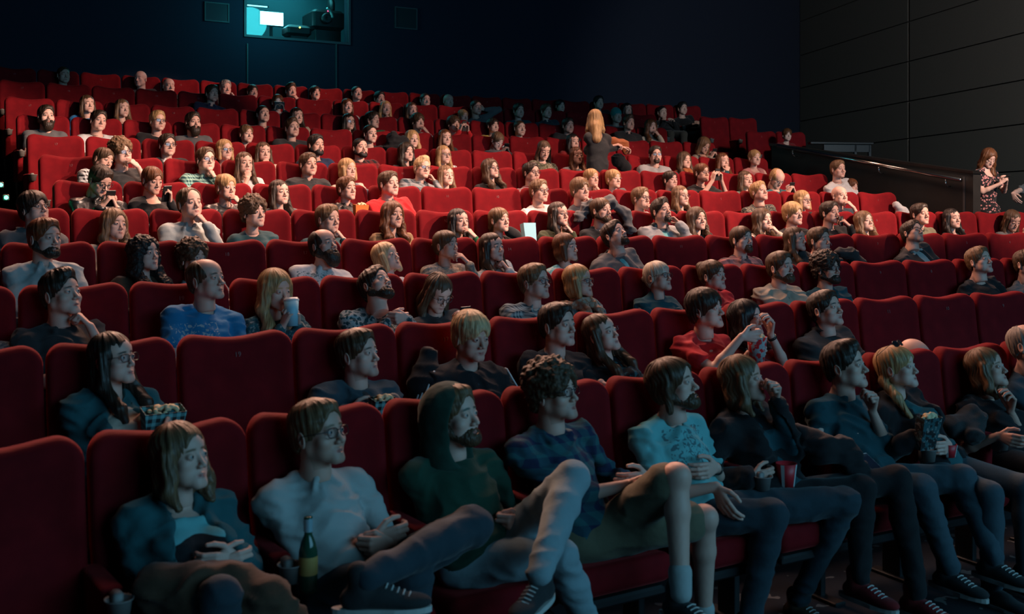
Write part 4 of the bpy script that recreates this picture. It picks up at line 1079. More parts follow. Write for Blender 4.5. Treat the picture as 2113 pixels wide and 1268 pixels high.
for r in range(1, 12):
    mb.add(*arc_slab(yrow(r)-.92, (yrow(r)+.18) if r < 11 else yrow(r)+3.2, -.3, zfloor(r), -12, 24))
fl = mb.build('floor', CARPET); fl['kind'] = 'structure'
# stairs of the left aisle with pale nosings
mb = MB(); mn = MB()
for r in range(5, 11):
    for q in range(2):
        zt = zfloor(r)+(zfloor(r+1)-zfloor(r))*(q+1)/2-.002; Ya = yrow(r)+.18-.62+q*.36
        s1 = (PH[r]-.02)*(1/KAP+Y0+5)/(1/KAP+yrow(r)); mb.add(*arc_slab(Ya, yrow(r)+.18, zfloor(r)+.001, zt, s1-1.6, s1-.35, 3)); mn.add(*arc_slab(Ya-.012, Ya+.04, zt-.02, zt+.006, s1-1.6, s1-.35, 3))
st = mb.build('aisle_steps', CARPET); st['kind'] = 'structure'; nz = mn.build('step_nosing', flatmat('nosing', (.10, .11, .11), .6), st)
GREENL = mat_emit('green_led', (.05, 1.0, .45), 14.0)
for (px, py, rr, lb) in ((12, 408, 4.9, 'small green step light glowing at the left aisle, the lower one'), (1, 382, 5.2, 'small green step light glowing at the left picture edge, the upper one')):
    x, y, _, a = at_row(rr, px); z = height(px, py, x, y); o = MB().box((0, 0, 0), (.05, .03, .05), bev=.01).build('step_light', BLACKP); o.location = (x, y, z); o.rotation_euler = (0, 0, a)
    MB().lathe([(0, .022), (.012, .018), (.016, .0)], 12, Matrix.Rotation(math.pi/2, 3, 'X'), (0, -.02, 0)).build('led', GREENL, o); tag(o, lb, 'light', 'green step lights')
    l = bpy.data.lights.new('led_glow', 'POINT'); l.energy = .5; l.color = (.05, 1, .4); l.shadow_soft_size = .02; lo = bpy.data.objects.new('led_glow', l); C.objects.link(lo); lo.location = (x-.02, y-.12, z)

# back wall with the projection booth window
WALLN = flatmat('navy_wall', (.008, .013, .030), .95, noise=.15, nscale=40)
BW0 = npy((6.0, 17.4)); BWD = npy((1, -.14)); BWD /= np.linalg.norm(BWD)
def on_back(px, off=0.):
    t = ray_angle(px); d = npy((math.sin(t), math.cos(t))); nrm = npy((-BWD[1], BWD[0])); o = BW0-nrm*off
    q = (o@nrm)/(d@nrm); p = d*q; return p, (p-BW0)@BWD
def back_box(mb, u0, u1, z0, z1, y0, y1):
    nrm = npy((-BWD[1], BWD[0])); vs = []
    for u in (u0, u1):
        for yy in (y0, y1):
            for z in (z0, z1): p = BW0+BWD*u+nrm*yy; vs.append((p[0], p[1], z))
    mb.add(vs, [(0, 1, 3, 2), (4, 6, 7, 5), (0, 4, 5, 1), (2, 3, 7, 6), (0, 2, 6, 4), (1, 5, 7, 3)]); return mb
pa, ua = on_back(508); pb, ub = on_back(718); pc, uc = on_back(1652)
zb = (height(508, 76, *pa)+height(718, 84, *pb))/2; ztp = zb+1.25
mb = MB(); back_box(mb, -16, ua, -.2, 12, 0, .2); back_box(mb, ub, uc+1, -.2, 12, 0, .2); back_box(mb, ua, ub, -.2, zb, 0, .2); back_box(mb, ua, ub, ztp, 12, 0, .2)
o = mb.build('wall_back', WALLN); o['kind'] = 'structure'
TEALW = flatmat('booth_wall', (.05, .12, .14), .8)
for nm_, a_ in (('wall_booth_rear', (ua-.6, ub+.6, zb-.5, ztp+.5, 1.8, 1.9)), ('wall_booth_left', (ua-.7, ua-.6, zb-.5, ztp+.5, .2, 1.9)), ('wall_booth_right', (ub+.6, ub+.7, zb-.5, ztp+.5, .2, 1.9)),
                ('floor', (ua-.6, ub+.6, zb-.6, zb-.5, .2, 1.9)), ('ceiling', (ua-.6, ub+.6, ztp+.5, ztp+.6, .2, 1.9))):
    o = back_box(MB(), *a_).build(nm_, TEALW); o['kind'] = 'structure'
w1 = back_box(MB(), ua, ub, zb, ztp, .03, .04).build('window_1', mat_glass('booth_glass', (.75, .95, .95), .06)); w1['kind'] = 'structure'
FRM = flatmat('dark_frame', (.02, .05, .06), .5)
mb = MB(); e = .04
for z in (zb-e, ztp): back_box(mb, ua-e, ub+e, z, z+e, -.03, .06)
for u in (ua-e, ub): back_box(mb, u, u+e, zb, ztp, -.03, .06)
mb.build('window_frame', FRM, w1)
def wallz(px, py): p, u = on_back(px); return u, height(px, py, *p)
# the bright screen, the equipment and the cables inside the booth
nrm = npy((-BWD[1], BWD[0]))
def booth_pt(px, py, off):
    p, u = on_back(px, -off); return Vector((p[0], p[1], height(px, py, *p)))
BWA = math.atan2(BWD[1], BWD[0])
def booth_thing(name, px, py, off, label, cat, col=None):
    o = bpy.data.objects.new(name, None); C.objects.link(o); o.location = booth_pt(px, py, off); o.rotation_euler = (0, 0, BWA); tag(o, label, cat); return o
t = booth_thing('monitor', 560, 39, .9, 'bright glowing cyan monitor inside the projection booth window', 'screen')
MB().box((0, 0, 0), (.46, .05, .27), bev=.01).build('housing', BLACKP, t); MB().box((0, -.028, 0), (.42, .004, .235)).build('display', mat_emit('monitor_glow', (.25, .85, 1.0), 14.0), t); MB().box((0, .02, -.55), (.05, .04, .9)).build('stand', BLACKP, t)
t = booth_thing('projector', 665, 50, .9, 'large dark film projector standing behind the booth glass on the right', 'projector')
MB().box((.05, .1, .05), (.62, .7, .36), bev=.05).build('body', BLACKP, t); MB().lathe([(.0, -.12), (.085, -.12), (.10, .06), (.07, .08), (0, .05)], 20, Matrix.Rotation(math.pi/2, 3, 'X'), (-.02, -.30, .05)).build('lens', BLACKP, t, True)
MB().lathe([(.02, -.03), (.17, -.03), (.17, .03), (.02, .03)], 26, Matrix.Rotation(math.pi/2, 3, 'Y'), (.16, .0, .32)).build('reel', BLACKP, t, True); MB().box((.05, .1, -.55), (.5, .6, .85), bev=.02).build('pedestal', BLACKP, t)
MB().lathe([(0, .02), (.012, .01), (.012, 0)], 10, Matrix.Rotation(math.pi/2, 3, 'X'), (.02, -.27, .20)).build('indicator', mat_emit('red_led', (1, .05, .15), 6.), t)
t = booth_thing('projector', 612, 66, .7, 'low dark machine with a yellow indicator lamp in the booth window', 'projector')
MB().box((0, 0, 0), (.46, .4, .20), bev=.06).build('body', BLACKP, t); MB().lathe([(0, .02), (.014, .01), (.014, 0)], 10, Matrix.Rotation(math.pi/2, 3, 'X'), (.0, -.20, .05)).build('indicator', mat_emit('yellow_led', (1, .8, .1), 8.), t); MB().box((0, 0, -.5), (.3, .3, .8)).build('pedestal', BLACKP, t)
t = MB().tube([booth_pt(675, 17, .3), booth_pt(681, 22, .35), booth_pt(685, 30, .35), booth_pt(686, 36, .3)], .022, 8).build('duct', flatmat('foil_duct', (.5, .55, .5), .4, .5), None, True); tag(t, 'pale bent duct hanging at the top right of the booth window', 'duct')
t = booth_thing('fluorescent_lamp', 530, 12, .9, 'small cyan lamp with stripes at the upper left of the booth window', 'lamp')
MB().box((0, 0, 0), (.42, .06, .03)).build('housing', BLACKP, t); MB().box((0, -.035, -.01), (.36, .012, .02)).build('tube', mat_emit('lamp_cyan', (.3, .85, 1), 4.), t)
l = bpy.data.lights.new('booth_light', 'AREA'); l.size = 1.2; l.energy = 34; l.color = (.15, .75, .85); lo = bpy.data.objects.new('booth_light', l); C.objects.link(lo); lo.location = booth_pt(590, -60, .9); lo.rotation_euler = (0, 0, BWA)
l = bpy.data.lights.new('window_glow_fill', 'POINT'); l.energy = 42; l.color = (.05, .58, .66); l.shadow_soft_size = .3; lo = bpy.data.objects.new('window_glow_fill', l); C.objects.link(lo); lo.location = booth_pt(575, 10, -.9)  # added point lamp outside the glass, imitates the window's glow on the wall
# edges of the projecting booth panel and two dark ports beside the window
TRIMM = flatmat('panel_trim', (.025, .06, .065), .6); nt_ = 1
for px in (510, 693):
    u, z1 = wallz(px, 90); mb = back_box(MB(), u-.012, u+.012, zfloor(11), z1, -.03, .0); o = mb.build('trim_%d' % nt_, TRIMM); o['kind'] = 'structure'; nt_ += 1
for (p0, p1, q0, q1) in ((424, 470, 6, 45), (816, 858, 16, 60)):
    u0, z1 = wallz(p0, q0); u1, z0 = wallz(p1, q1); w = back_box(MB(), u0, u1, z0, z1, -.012, .0).build('window_%d' % (nt_-1), flatmat('dark_port', (.01, .03, .035), .2)); w['kind'] = 'structure'
    mb = MB()
    for z in (z0-.02, z1): back_box(mb, u0-.02, u1+.02, z, z+.02, -.03, 0)
    for u in (u0-.02, u1): back_box(mb, u, u+.02, z0, z1, -.03, 0)
    mb.build('window_frame', TRIMM, w); nt_ += 1
# right wall: large grey acoustic panels with dark joints
RC = npy((pc[0], pc[1])); RD = npy((-.399, -.917)); RN = npy((-RD[1], RD[0]))   # RD runs towards the screen
if RN@(-RC) < 0: RN = -RN
def on_right(px):
    t = ray_angle(px); d = npy((math.sin(t), math.cos(t))); A = np.array([[d[0], -RD[0]], [d[1], -RD[1]]]); q, u = np.linalg.solve(A, RC); return d*q, u
p8, u8 = on_right(1878)
PANEL = flatmat('grey_wall_panel', (.105, .100, .092), .95, noise=.12, nscale=60)
zl = [height(1880, y, *p8) for y in (448, 368, 286, 209, 127, 45, -40, -130, -220)]; zl = [0.0]+[z for z in zl]
mb = MB(); bk = MB()
def rbox(mb, u0, u1, z0, z1, d0, d1):
    vs = []
    for u in (u0, u1):
        for d in (d0, d1):
            for z in (z0, z1): p = RC+RD*u+RN*d; vs.append((p[0], p[1], z))
    mb.add(vs, [(0, 1, 3, 2), (4, 6, 7, 5), (0, 4, 5, 1), (2, 3, 7, 6), (0, 2, 6, 4), (1, 5, 7, 3)])
us = [0.0, u8, u8*2, u8*3]
for a, b_ in zip(us[:-1], us[1:]):
    for z0, z1 in zip(zl[:-1], zl[1:]): rbox(mb, a+.035, b_-.035, z0+.010, z1-.010, -.02, .03)
rbox(bk, -.5, us[-1], -.2, 12, -.20, -.01)
o = bk.build('wall_right', flatmat('joint_black', (.01, .01, .01), .9)); o['kind'] = 'structure'
mb.build('wall_panels', PANEL, o)
o = back_box(MB(), -16, uc+1, 12, 12.2, -26, .2).build('ceiling', flatmat('black_ceiling', (.008, .010, .016), .95)); o['kind'] = 'structure'
# solid balustrade beside the right stairs, with its handrail
x1, y1, _, a1 = at_row(7.75, 1592); x2, y2, _, a2 = at_row(4.62, 2008); A = npy((x1, y1)); B = npy((x2, y2)); D = (B-A)/np.linalg.norm(B-A); NN = npy((-D[1], D[0]))
if NN@(-A) < 0: NN = -NN
L = np.linalg.norm(B-A); zA = height(1592, 296, x1, y1); zB = height(2008, 354, x2, y2)
def wedge(mb, u0, u1, za0, za1, zb0, zb1, d0, d1):
    vs = []
    for u, z0, z1 in ((u0, za0, za1), (u1, zb0, zb1)):
        for d in (d0, d1):
            for z in (z0, z1): p = A+D*u+NN*d; vs.append((p[0], p[1], z))
    mb.add(vs, [(0, 1, 3, 2), (4, 6, 7, 5), (0, 4, 5, 1), (2, 3, 7, 6), (0, 2, 6, 4), (1, 5, 7, 3)]); return mb
BLKW = flatmat('black_painted_panel', (.014, .013, .012), .55, noise=.4, nscale=8)
bal = wedge(MB(), 0, L, -.2, zA-.03, -.2, zB-.03, -.14, 0).build('balustrade', BLKW); tag(bal, 'solid black sloping balustrade wall beside the right aisle stairs', 'balustrade')
wedge(MB(), -.02, L+.02, zA-.03, zA, zB-.03, zB, -.17, .03).build('capping', flatmat('black_capping', (.01, .01, .01), .3), bal)
wedge(MB(), L-.14, L-.11, .2, zB-.06, .2, zB-.06, 0, .006).build('edge_strip', flatmat('strip', (.08, .08, .08), .4), bal)
def on_bal(px, off):
    t = ray_angle(px); d = npy((math.sin(t), math.cos(t))); Aq = A+NN*off; Mx = np.array([[d[0], -D[0]], [d[1], -D[1]]]); q, u = np.linalg.solve(Mx, Aq); return d*q, u
pr0, _ = on_bal(1604, .09); pr1, _ = on_bal(1983, .09); r0 = Vector((*pr0, height(1604, 301, *pr0))); r1 = Vector((*pr1, height(1983, 372, *pr1)))
hr = MB().tube([r0, r1], .027, 14).build('handrail', CHROME, None, True); tag(hr, 'polished metal handrail sloping along the black balustrade', 'handrail')
for fct in (.10, .60, .93):
    p = r0.lerp(r1, fct); n3 = Vector((NN[0], NN[1], 0)); MB().tube([p+Vector((0, 0, -.015)), p+Vector((0, 0, -.09)), p-n3*.05+Vector((0, 0, -.12)), p-n3*.09+Vector((0, 0, -.11))], .009, 8).build('bracket', CHROME, hr, True)
# the low black ledge beyond the balustrade
q0 = A+D*(-.3)-NN*.9; xx, yy, _, aa = at_row(8.6, 1735); zt = height(1735, 296, xx, yy)
t = bpy.data.objects.new('railing', None); C.objects.link(t); t.location = (xx, yy, zt); t.rotation_euler = (0, 0, math.atan2(D[1], D[0])+1.2); tag(t, 'low black railing with two posts behind the balustrade', 'railing')
MB().box((0, 0, 0), (1.1, .12, .04), bev=.01).build('top_board', BLACKP, t); MB().box((.1, 0, -.08), (.8, .04, .12)).build('panel', BLACKP, t)
for sx in (.25, .5): MB().box((sx, 0, -.5), (.04, .04, .95)).build('post', BLACKP, t)
#@@PEOPLE@@

# ------------------------------------------------------------------ the audience, one line for each person, the nearest row first
AUD = r"""
0|372|945|f|shoulder|lbrown|block:cyan:long:scoop:black+plain:teal::|x|hr=440,1165,-.42,hold,in hl=488,1150,-.42,hold,in open=1.5 kr=455,1235,-.62 kl=560,1250,-.62 ar=455,1420,-.6 al=560,1430,-.6 tr=dblue|woman in the front row with shoulder-length fair hair, teal cardigan over a pale top
0|655|895|m|short|lbrown|plain:lblue:rolled:collar|x|g smile stub hr=770,1110,-.42,hold,in hl=800,1118,-.44,fist,in watch=1 kr=850,1190,-.66 ar=850,1400,-.62 kl=975,1085,-.60 al=760,1190,-.78 sl=60,0 tr=dblue|smiling man in glasses and pale blue rolled-sleeve shirt in the front row
0|935|860|m|hood|dgreen|plain:dgreen:long:hood|x|smile beard=beard bc=brown hr=1042,1082,-.40,hold,in hl=1078,1072,-.42,fist,in kl=1180,990,-.56 al=1112,1185,-.80 kr=1155,1150,-.62 ar=1235,1350,-.55 sl=-60,.5 tr=ldenim shoe=char heavy=.012|laughing bearded man with his dark green hood up, legs crossed in pale jeans
0|1140|812|m|curly|brown|plaid:teal:rolled:collar:navy|x|g smile stub hr=1300,1000,-.48,fist,fwd hl=1335,985,-.42,relax,in bare kl=1395,985,-.70 al=1405,1225,-.80 kr=1452,1070,-.60 ar=1452,1290,-.52 tr=khaki shoe=char|laughing curly-haired man in glasses and plaid shirt with bare crossed legs
0|1388|795|m|mid|brown|emblem:cyan:short:crew:denim|x|beard=beard yaw=8 pit=4 hr=1478,1005,-.50,relax,down hl=1478,965,-.40,relax,in watch=1 kr=1592,1062,-.62 ar=1545,1290,-.55 kl=1742,1035,-.62 al=1650,1235,-.40 tr=dblue shoe=brown wid=1.03|bearded man with chin-length hair and a turquoise T-shirt in the front row
0|1532|785|f|shoulder|lbrown|plain:dteal:long:v+plain:black::|x|yaw=10 hr=1550,985,-.42,hold,in hl=1600,830,-.34,fist,up watch=1 el=.3,-.7,-1 kr=1775,1010,-.58 ar=1775,1190,-.66 kl=1850,990,-.60 al=1893,1222,-.80 tr=black shoe=dred|woman with wavy fair hair and black blazer, bracelet on her raised wrist
0|1742|757|m|quiff|dark|plain:dteal:rolled:collar|x|yaw=6 hr=1795,985,-.42,hold,in hl=1800,850,-.36,fist,up el=.2,-.5,-1 kr=1900,1010,-.62 ar=1960,1170,-.70 kl=1985,990,-.62 al=2050,1150,-.78 tr=denim|young man with dark quiff and dark teal shirt raising a fist
0|1850|760|f|sidepony|blond|plain:teal:long:v+plain:black::|x|yaw=4 hr=1885,905,-.48,hold,in hl=1960,920,-.45,relax,in open=1.2 tr=denim|blonde woman in the front row with sunglasses pushed up into her hair|sunglasses|dark sunglasses pushed up on the head of the blonde front-row woman
0|2035|762|f|shoulder|lbrown|plain:black:short:v|x|yaw=4 pit=4 hl=2085,850,-.36,hold,up el=.2,-.6,-1 hr=2060,900,-.48,relax,fwd tr=black|woman in black top at the right edge of the front row, hand at chin
0|2122|712|m|fringe_bald|gray|plain:dblue:long:crew|lap|lod=1|balding man cut off by the right picture edge in the front row
1|232|742|f|long|dark|plain:cream:long:scoop+plain:teal::|x|g yaw=10 hl=345,855,-.42,hold,down hr=270,880,-.35,relax,in open=1.4|long-haired woman in glasses and teal cardigan with her hand in popcorn
1|738|732|m|short|brown|plain:char:long:crew+plain:denim::|x|yaw=8 stub hl=800,830,-.42,hold,down hr=720,850,-.35,relax,in open=1.1|short-haired young man in denim jacket reaching into a popcorn carton
1|972|695|m|mop|lblond|plain:dblue:long:crew+plain:black::|rest|yaw=-14 pit=-16 open=1.0 lean=.06 stripes|fair-haired teenager in a black track jacket with pale sleeve stripes
1|1150|672|m|short|dark|plain:black:short:crew|lap|yaw=-2 pit=-3|man with short dark hair and black T-shirt in the second row
1|1240|690|f|long|brown|emblem:black:short:crew:teal|lap|pit=8 rol=-8 hr=1240,790,-.4,relax,down|brown-haired woman in black top with turquoise print tilting her head back
1|1455|640|m|mop|dark|plain:red:short:crew|x|yaw=8 hr=1530,695,-.52,hold,in hl=1500,760,-.3,relax,in|dark-haired young man in a bright red T-shirt reaching for popcorn
1|1540|660|f|wavy|black|plain:dred:short:crew|x|yaw=8 hl=1590,690,-.38,hold,up hr=1545,730,-.42,hold,in el=.5,-.4,-1 watch=1|woman with long black hair in dark red top eating, bracelet on her wrist
1|1703|640|m|short|dark|plain:char:long:turtle+plain:char::|lap|pit=6 smile wid=1.06 heavy=.02|broad smiling man in dark turtleneck and jacket in the second row
2|125|608|m|quiff|dark|plain:char:short:collar|chinL|yaw=10 smile pit=4|grinning young man with dark quiff leaning his chin on his fist
2|425|578|m|fringe_bald|brown|emblem:blue:short:crew:lblue|lap|yaw=10 pit=2 lean=.03|nearly bald man in a bright blue printed T-shirt
2|568|600|f|wavy|blond|print:dteal:long:crew:teal|cup|yaw=-6 pit=-12|long-haired blonde woman drinking from a pale blue cup|cup|tall pale blue paper cup held by the long-haired blonde woman
2|775|592|m|short|dark|print:dteal:long:collar:lblue|x|pit=26 rol=14 yaw=8 beard=beard hr=800,660,-.36,hold,in hl=838,655,-.38,fist,in|bearded man in patterned shirt slumped with his head tilted far back
2|903|603|f|long|brown|plain:lblue:long:scoop+plain:char::|phone|g pit=-40 yaw=-10 lean=.04|woman in round glasses looking down at a glowing phone in the third row|phonelit|glowing phone in the lap of the woman in round glasses
2|1102|583|m|short|lbrown|check:lblue:long:collar:dblue|lap|g yaw=8 stub|man in dark glasses and blue checked shirt in the third row
2|1193|582|f|bob|blond|print:gray:long:crew:teal|lap|g yaw=12 scarf=beige|blonde woman in glasses wearing a flowered scarf
2|1357|572|f|slick|ash|plain:dteal:long:turtle|lap|g yaw=4 pit=4|woman with ash blonde tied-back hair, glasses and dark zip turtleneck
2|1470|570|f|updo|brown|plain:red:long:scoop+plain:red::|lap|yaw=6|woman with brown pinned-up hair and a red jacket, behind the red T-shirt man
2|1610|553|m|short|brown|plain:char:long:crew+plain:beige::|cross|beard=beard yaw=2|bearded man in a beige cardigan with folded arms
2|1705|556|m|curly|dark|plain:dteal:long:collar|cross|g beard=beard smile yaw=2|curly dark-haired bearded man in glasses, dark shirt, beside the beige cardigan
2|2020|540|m|short|lbrown|plain:black:short:crew|rest|pit=8 yaw=2|light-haired man in black T-shirt sitting alone at the right of the third row
2|2118|545|m|short|brown|plain:gray:short:crew|lap|dark|man in grey T-shirt cut off by the right picture edge, third row
2|-48|640|m|short|dark|print:dblue:long:crew:gray|lap|lod=2|person in dark patterned top cut off by the left picture edge
1|1885|739|m|bald|none|plain:char:long:crew|lap|lod=1 pit=-35 lean=.34 bend seat=0|bald crown of a head just above the seat behind the blonde sunglasses woman
3|92|492|m|short|red|plain:lblue:long:collar|lap|beard=beard bc=dark yaw=4 pit=-4 heavy=.012|dark-bearded man with red-brown hair and grey-blue shirt at far left
3|297|525|f|curlylong|black|plain:brown:long:scoop|lap|yaw=10|woman with long curly black hair and a dark brown top
3|398|535|f|curly|brown|print:lgray:long:crew:teal|x|lean=-.02|curly-haired person in pale patterned shirt half hidden behind the balding man
3|667|507|m|fringe_bald|dark|emblem:white:long:collar:teal|lap|beard=bigbeard pit=8 yaw=4|balding man with big dark beard in a white sports jersey
3|797|533|f|bob|lblond|plain:white:long:scoop|lap|pit=14 yaw=12|light blonde woman in white gazing upward, fourth row
3|920|507|f|slick|brown|print:beige:long:crew:gray|mouthL|yaw=8|woman with tied-back brown hair pressing her hand over her mouth
3|1015|512|f|long|dark|print:lblue:long:crew:white|chinL|smile yaw=2|smiling long-haired woman with chin on hand and blue-white patterned top
3|1167|512|f|bob|auburn|print:cyan:short:crew:white|lap|yaw=12|girl with red-brown bob and pale turquoise T-shirt
3|1268|487|m|short|dark|plain:cyan:long:crew+plain:gray::hood|lap|pit=24 stub yaw=4 beard=goatee open=1.1|man in grey zip hoodie tipping his head back, pale turquoise shirt beneath
3|1530|495|m|slick|brown|plaid:pink:long:collar:char|lap|beard=goatee yaw=-2|man with pulled-back hair and goatee in a pink and grey plaid jacket
3|1640|495|f|longpart|brown|plain:black:long:crew|lap|yaw=12|woman with long straight brown hair and black top near the right
3|1690|497|m|short|brown|plain:char:long:crew|both|yaw=4 lean=.05|man lifting both hands to his face beside the long-haired woman
3|1882|482|m|short|dark|plain:lblue:long:collar+plain:char::|lap|g pit=16 yaw=4 rol=8 stub open=1.2|man in glasses, dark suit jacket and pale blue shirt leaning back
4|70|432|m|mop|dark|plain:gray:long:hood|lap|g pit=8 yaw=8|dark-haired man in glasses and grey hoodie behind the dark-bearded man
4|235|465|f|wavy|lbrown|plain:cream:long:scoop|lap|yaw=2 rol=6|woman with wavy light brown hair and cream top in the fifth row
4|391|420|m|receding|brown|plain:lblue:long:collar|fistL|yaw=-4 rol=-4|man in pale blue shirt resting his mouth on his fist
4|523|440|f|curly|brown|plain:dteal:long:v|cross|yaw=2 sc=.98|curly brown-haired woman in dark teal cardigan with folded arms
4|676|453|m|short|lbrown|plain:dteal:long:crew|fistL|yaw=8 pit=-4|young man with short fair hair leaning his chin on a bent wrist
4|810|445|f|wavy|auburn|plain:tan:long:scoop|lap|yaw=-2 rol=5|woman with very long auburn hair and tan coat
4|946|458|f|long|black|plain:green:long:crew|mouthL|yaw=-2|black-haired woman in green top covering her mouth
4|1030|455|f|pony|lbrown|plain:char:long:crew|lap|yaw=4|woman with light brown tied hair beside a pale blue paper bag
4|1152|443|f|longpart|dark|plain:olive:long:crew|chinL|g smile yaw=6|smiling woman in glasses with long dark hair and dark olive top
4|1240|435|m|slick|brown|plain:black:long:crew|lap|beard=beard yaw=6|bearded man with tied-back hair in black, puffer jacket behind him
4|1364|437|m|quiff|dark|plain:cyan:long:crew+plain:lgray::|cheekL|pit=8 beard=goatee open=1.2 yaw=2|man in grey cardigan with headphones around his neck|headphones|black headphones around the neck of the grey cardigan man
4|1438|453|f|wavy|brown|plain:black:long:crew|lap|smile yaw=-4|woman with long brown hair and black top right of the headphones man
4|1573|455|f|wavy|brown|plain:cream:long:crew|mouthL|smile yaw=4|smiling woman in cream top holding her hand to her mouth
4|1636|443|m|mop|blond|plain:black:short:crew|lap|yaw=4|blond young man in black T-shirt in the fifth row
4|1712|440|m|short|dark|plain:black:long:crew|eatL|yaw=6|dark-haired man in black lifting a dark cup|blackcup|small dark cup held by the dark-haired man in black
4|1783|459|f|wavy|lbrown|plain:lgray:short:crew|lap|pit=8 yaw=2|woman with wavy light brown hair smiling left of the white bag
4|1898|443|m|short|dark|plain:khaki:long:collar|lap|yaw=2|dark-haired man in khaki shirt seated behind the suited man
4|1964|452|f|long|black|plain:teal:long:scoop|lap|smile|black-haired woman in teal top near the right edge
4|2088|455|f|longpart|brown|plain:gray:long:crew|phone|pit=-30 yaw=-4|brown-haired woman in grey sweater reading her phone at the right edge|phone|dark phone read by the woman in grey sweater
5|207|372|m|short|dark|leather:black:long:collar|phone|g pit=-34 yaw=4|man in black leather jacket bent over his phone|phone|dark phone held by the man in black leather jacket
5|314|372|f|slick|auburn|plain:black:long:scoop|x|pit=-18 yaw=2 hl=352,418,-.45,hold,up|woman in black top with auburn hair looking at a phone|phonehold|thin phone held up by the auburn-haired woman in black
5|466|387|f|updo|blond|leather:char:long:crew|mouthL|pit=-6 yaw=2|blonde woman with pinned-up hair and leather jacket, fingers at her lips
5|576|398|f|longpart|dark|plain:gray:long:crew|lap|yaw=2|woman with long dark brown hair and grey top, sixth row
5|715|390|f|short|auburn|leather:char:long:collar|lap|yaw=6|short-haired woman in leather jacket holding an orange popcorn box
5|802|380|m|short|brown|plain:gray:long:collar+plain:red::|lap|yaw=6 wid=1.06 heavy=.02 open=.6|stocky man in a bright red jacket with grey collar
5|1112|395|m|short|lbrown|plain:white:short:crew|lap|g yaw=4 smile|smiling man in glasses and white T-shirt
5|1197|392|m|mop|lbrown|plain:gray:long:crew|fistL|yaw=2 lean=.03|young man with light brown fringe pressing his fist to his mouth
5|1322|410|m|short|lbrown|plain:lblue:long:crew|mouthL|g yaw=10|young man in blue-lit glasses resting his hand by his cheek
5|1404|405|f|longpart|lbrown|plain:black:long:crew|lap|g smile yaw=6|smiling woman in glasses with light brown hair and black top
5|1566|397|m|short|blond|print:char:short:crew:khaki|lap|pit=12 yaw=4|fair-haired man in dark camouflage T-shirt looking up
5|1656|414|f|bob|blond|plain:black:long:scoop|lap|g yaw=8|blonde woman with bob and glasses left of the bald man
5|1732|405|m|bald|none|plain:dblue:short:crew|mouthL|pit=2|bald man in dark blue T-shirt with his hand at his mouth
6|213|330|f|slick|brown|check:white:long:crew:black|lap|rol=14 yaw=12 pit=-12 lean=.05|woman in a black and white checked shirt leaning towards her neighbour
6|250|315|m|curly|lbrown|plain:char:short:crew|mouthL|g rol=-8 yaw=2|man with curly light hair and glasses whispering behind his hand
6|424|330|m|short|brown|check:mint:long:collar:dteal|chinL|g yaw=-2|man in glasses and green checked shirt with his chin on his hand
6|504|338|f|longpart|brown|plain:white:short:crew|fistR|yaw=-8|woman with long brown hair and white T-shirt, fist against her mouth
6|636|340|m|short|brown|plain:white:long:crew+plain:char::collar|lap|yaw=-2 open=.8|man with short brown hair and dark grey zipped jacket
6|717|350|f|bob|blond|plain:cream:long:crew|lap|yaw=6|blonde woman with straight bob above the short-haired leather jacket woman
6|871|347|m|quiff|lblond|plaid:lgray:long:collar:dblue|cheekL|g rol=6 yaw=-4|blond man in glasses and grey plaid shirt, cheek on his hand
6|920|363|f|longpart|lbrown|plain:pink:long:crew|lap|yaw=-2|woman with light brown hair low behind an empty seat
6|1012|350|f|wavy|brown|plain:char:short:crew|lap|g pit=8 yaw=8|woman with glasses, wavy hair and charcoal T-shirt looking up
6|1096|357|m|short|dark|check:lgray:long:collar:dred|lap|g smile yaw=6|grinning dark-haired man in glasses and checked shirt
6|1220|368|f|slick|blond|plain:cream:long:crew|chinL|yaw=4|blonde woman with tied-back hair, hand under her chin, seventh row
6|1266|370|f|updo|blond|plain:gray:long:hood|lap|yaw=4|blonde woman with pinned-up hair and grey hoodie
6|1383|372|f|slick|dark|plain:lgray:long:crew|chinL|yaw=4|dark-haired woman with tied hair and pale grey top, hand at chin
6|1448|357|f|slick|auburn|plain:black:short:crew|phoneup|g yaw=4 sc=1.0|woman in glasses and black T-shirt holding up a blue phone|phone|blue-cased phone held up by the woman in black T-shirt
6|1538|372|f|longpart|brown|plain:mint:long:crew|lap|yaw=2|woman with long brown hair and mint green top
6|1603|368|m|fringe_bald|blond|plain:teal:short:crew|phone|g pit=-36 yaw=2|balding fair man in teal shirt with his face lit by a phone|phonelit|glowing phone lighting the face of the balding fair man
6|1729|350|m|short|lbrown|plain:white:long:crew|lap|smile yaw=4|smiling man in a white sweater in front of the black balustrade
6|1757|386|k|mop|auburn|plain:char:long:crew|lap|yaw=14|child with red-brown hair below the man in the white sweater
7|345|300|m|short|dark|plain:white:long:collar+plain:char::|lap|g yaw=-4 open=.8|young man in glasses and dark suit jacket, eighth row
7|463|310|f|bob|blond|plain:pink:long:scoop|lap|g yaw=-2|blonde woman with bob, glasses and pale pink top
7|543|315|f|longpart|brown|plain:cream:long:crew|fistR|yaw=-8|brown-haired woman in cream top with chin resting on her hand
7|652|300|m|short|black|plain:navy:short:crew|lap|beard=beard yaw=4|dark-bearded man in navy T-shirt with a small white logo
7|743|306|m|buzz|black|plain:orange:long:crew+plaid:dred::collar:black|lap|beard=beard yaw=-2 open=1.0 pit=4|black-bearded man with cropped hair and a red plaid shirt
7|838|315|f|wavy|dark|plain:char:long:scoop|lap|yaw=4|woman with dark wavy hair and low-cut dark top
7|915|320|f|longpart|blond|print:white:long:crew:gray|lap|g yaw=2|blonde woman in glasses and white knitted top
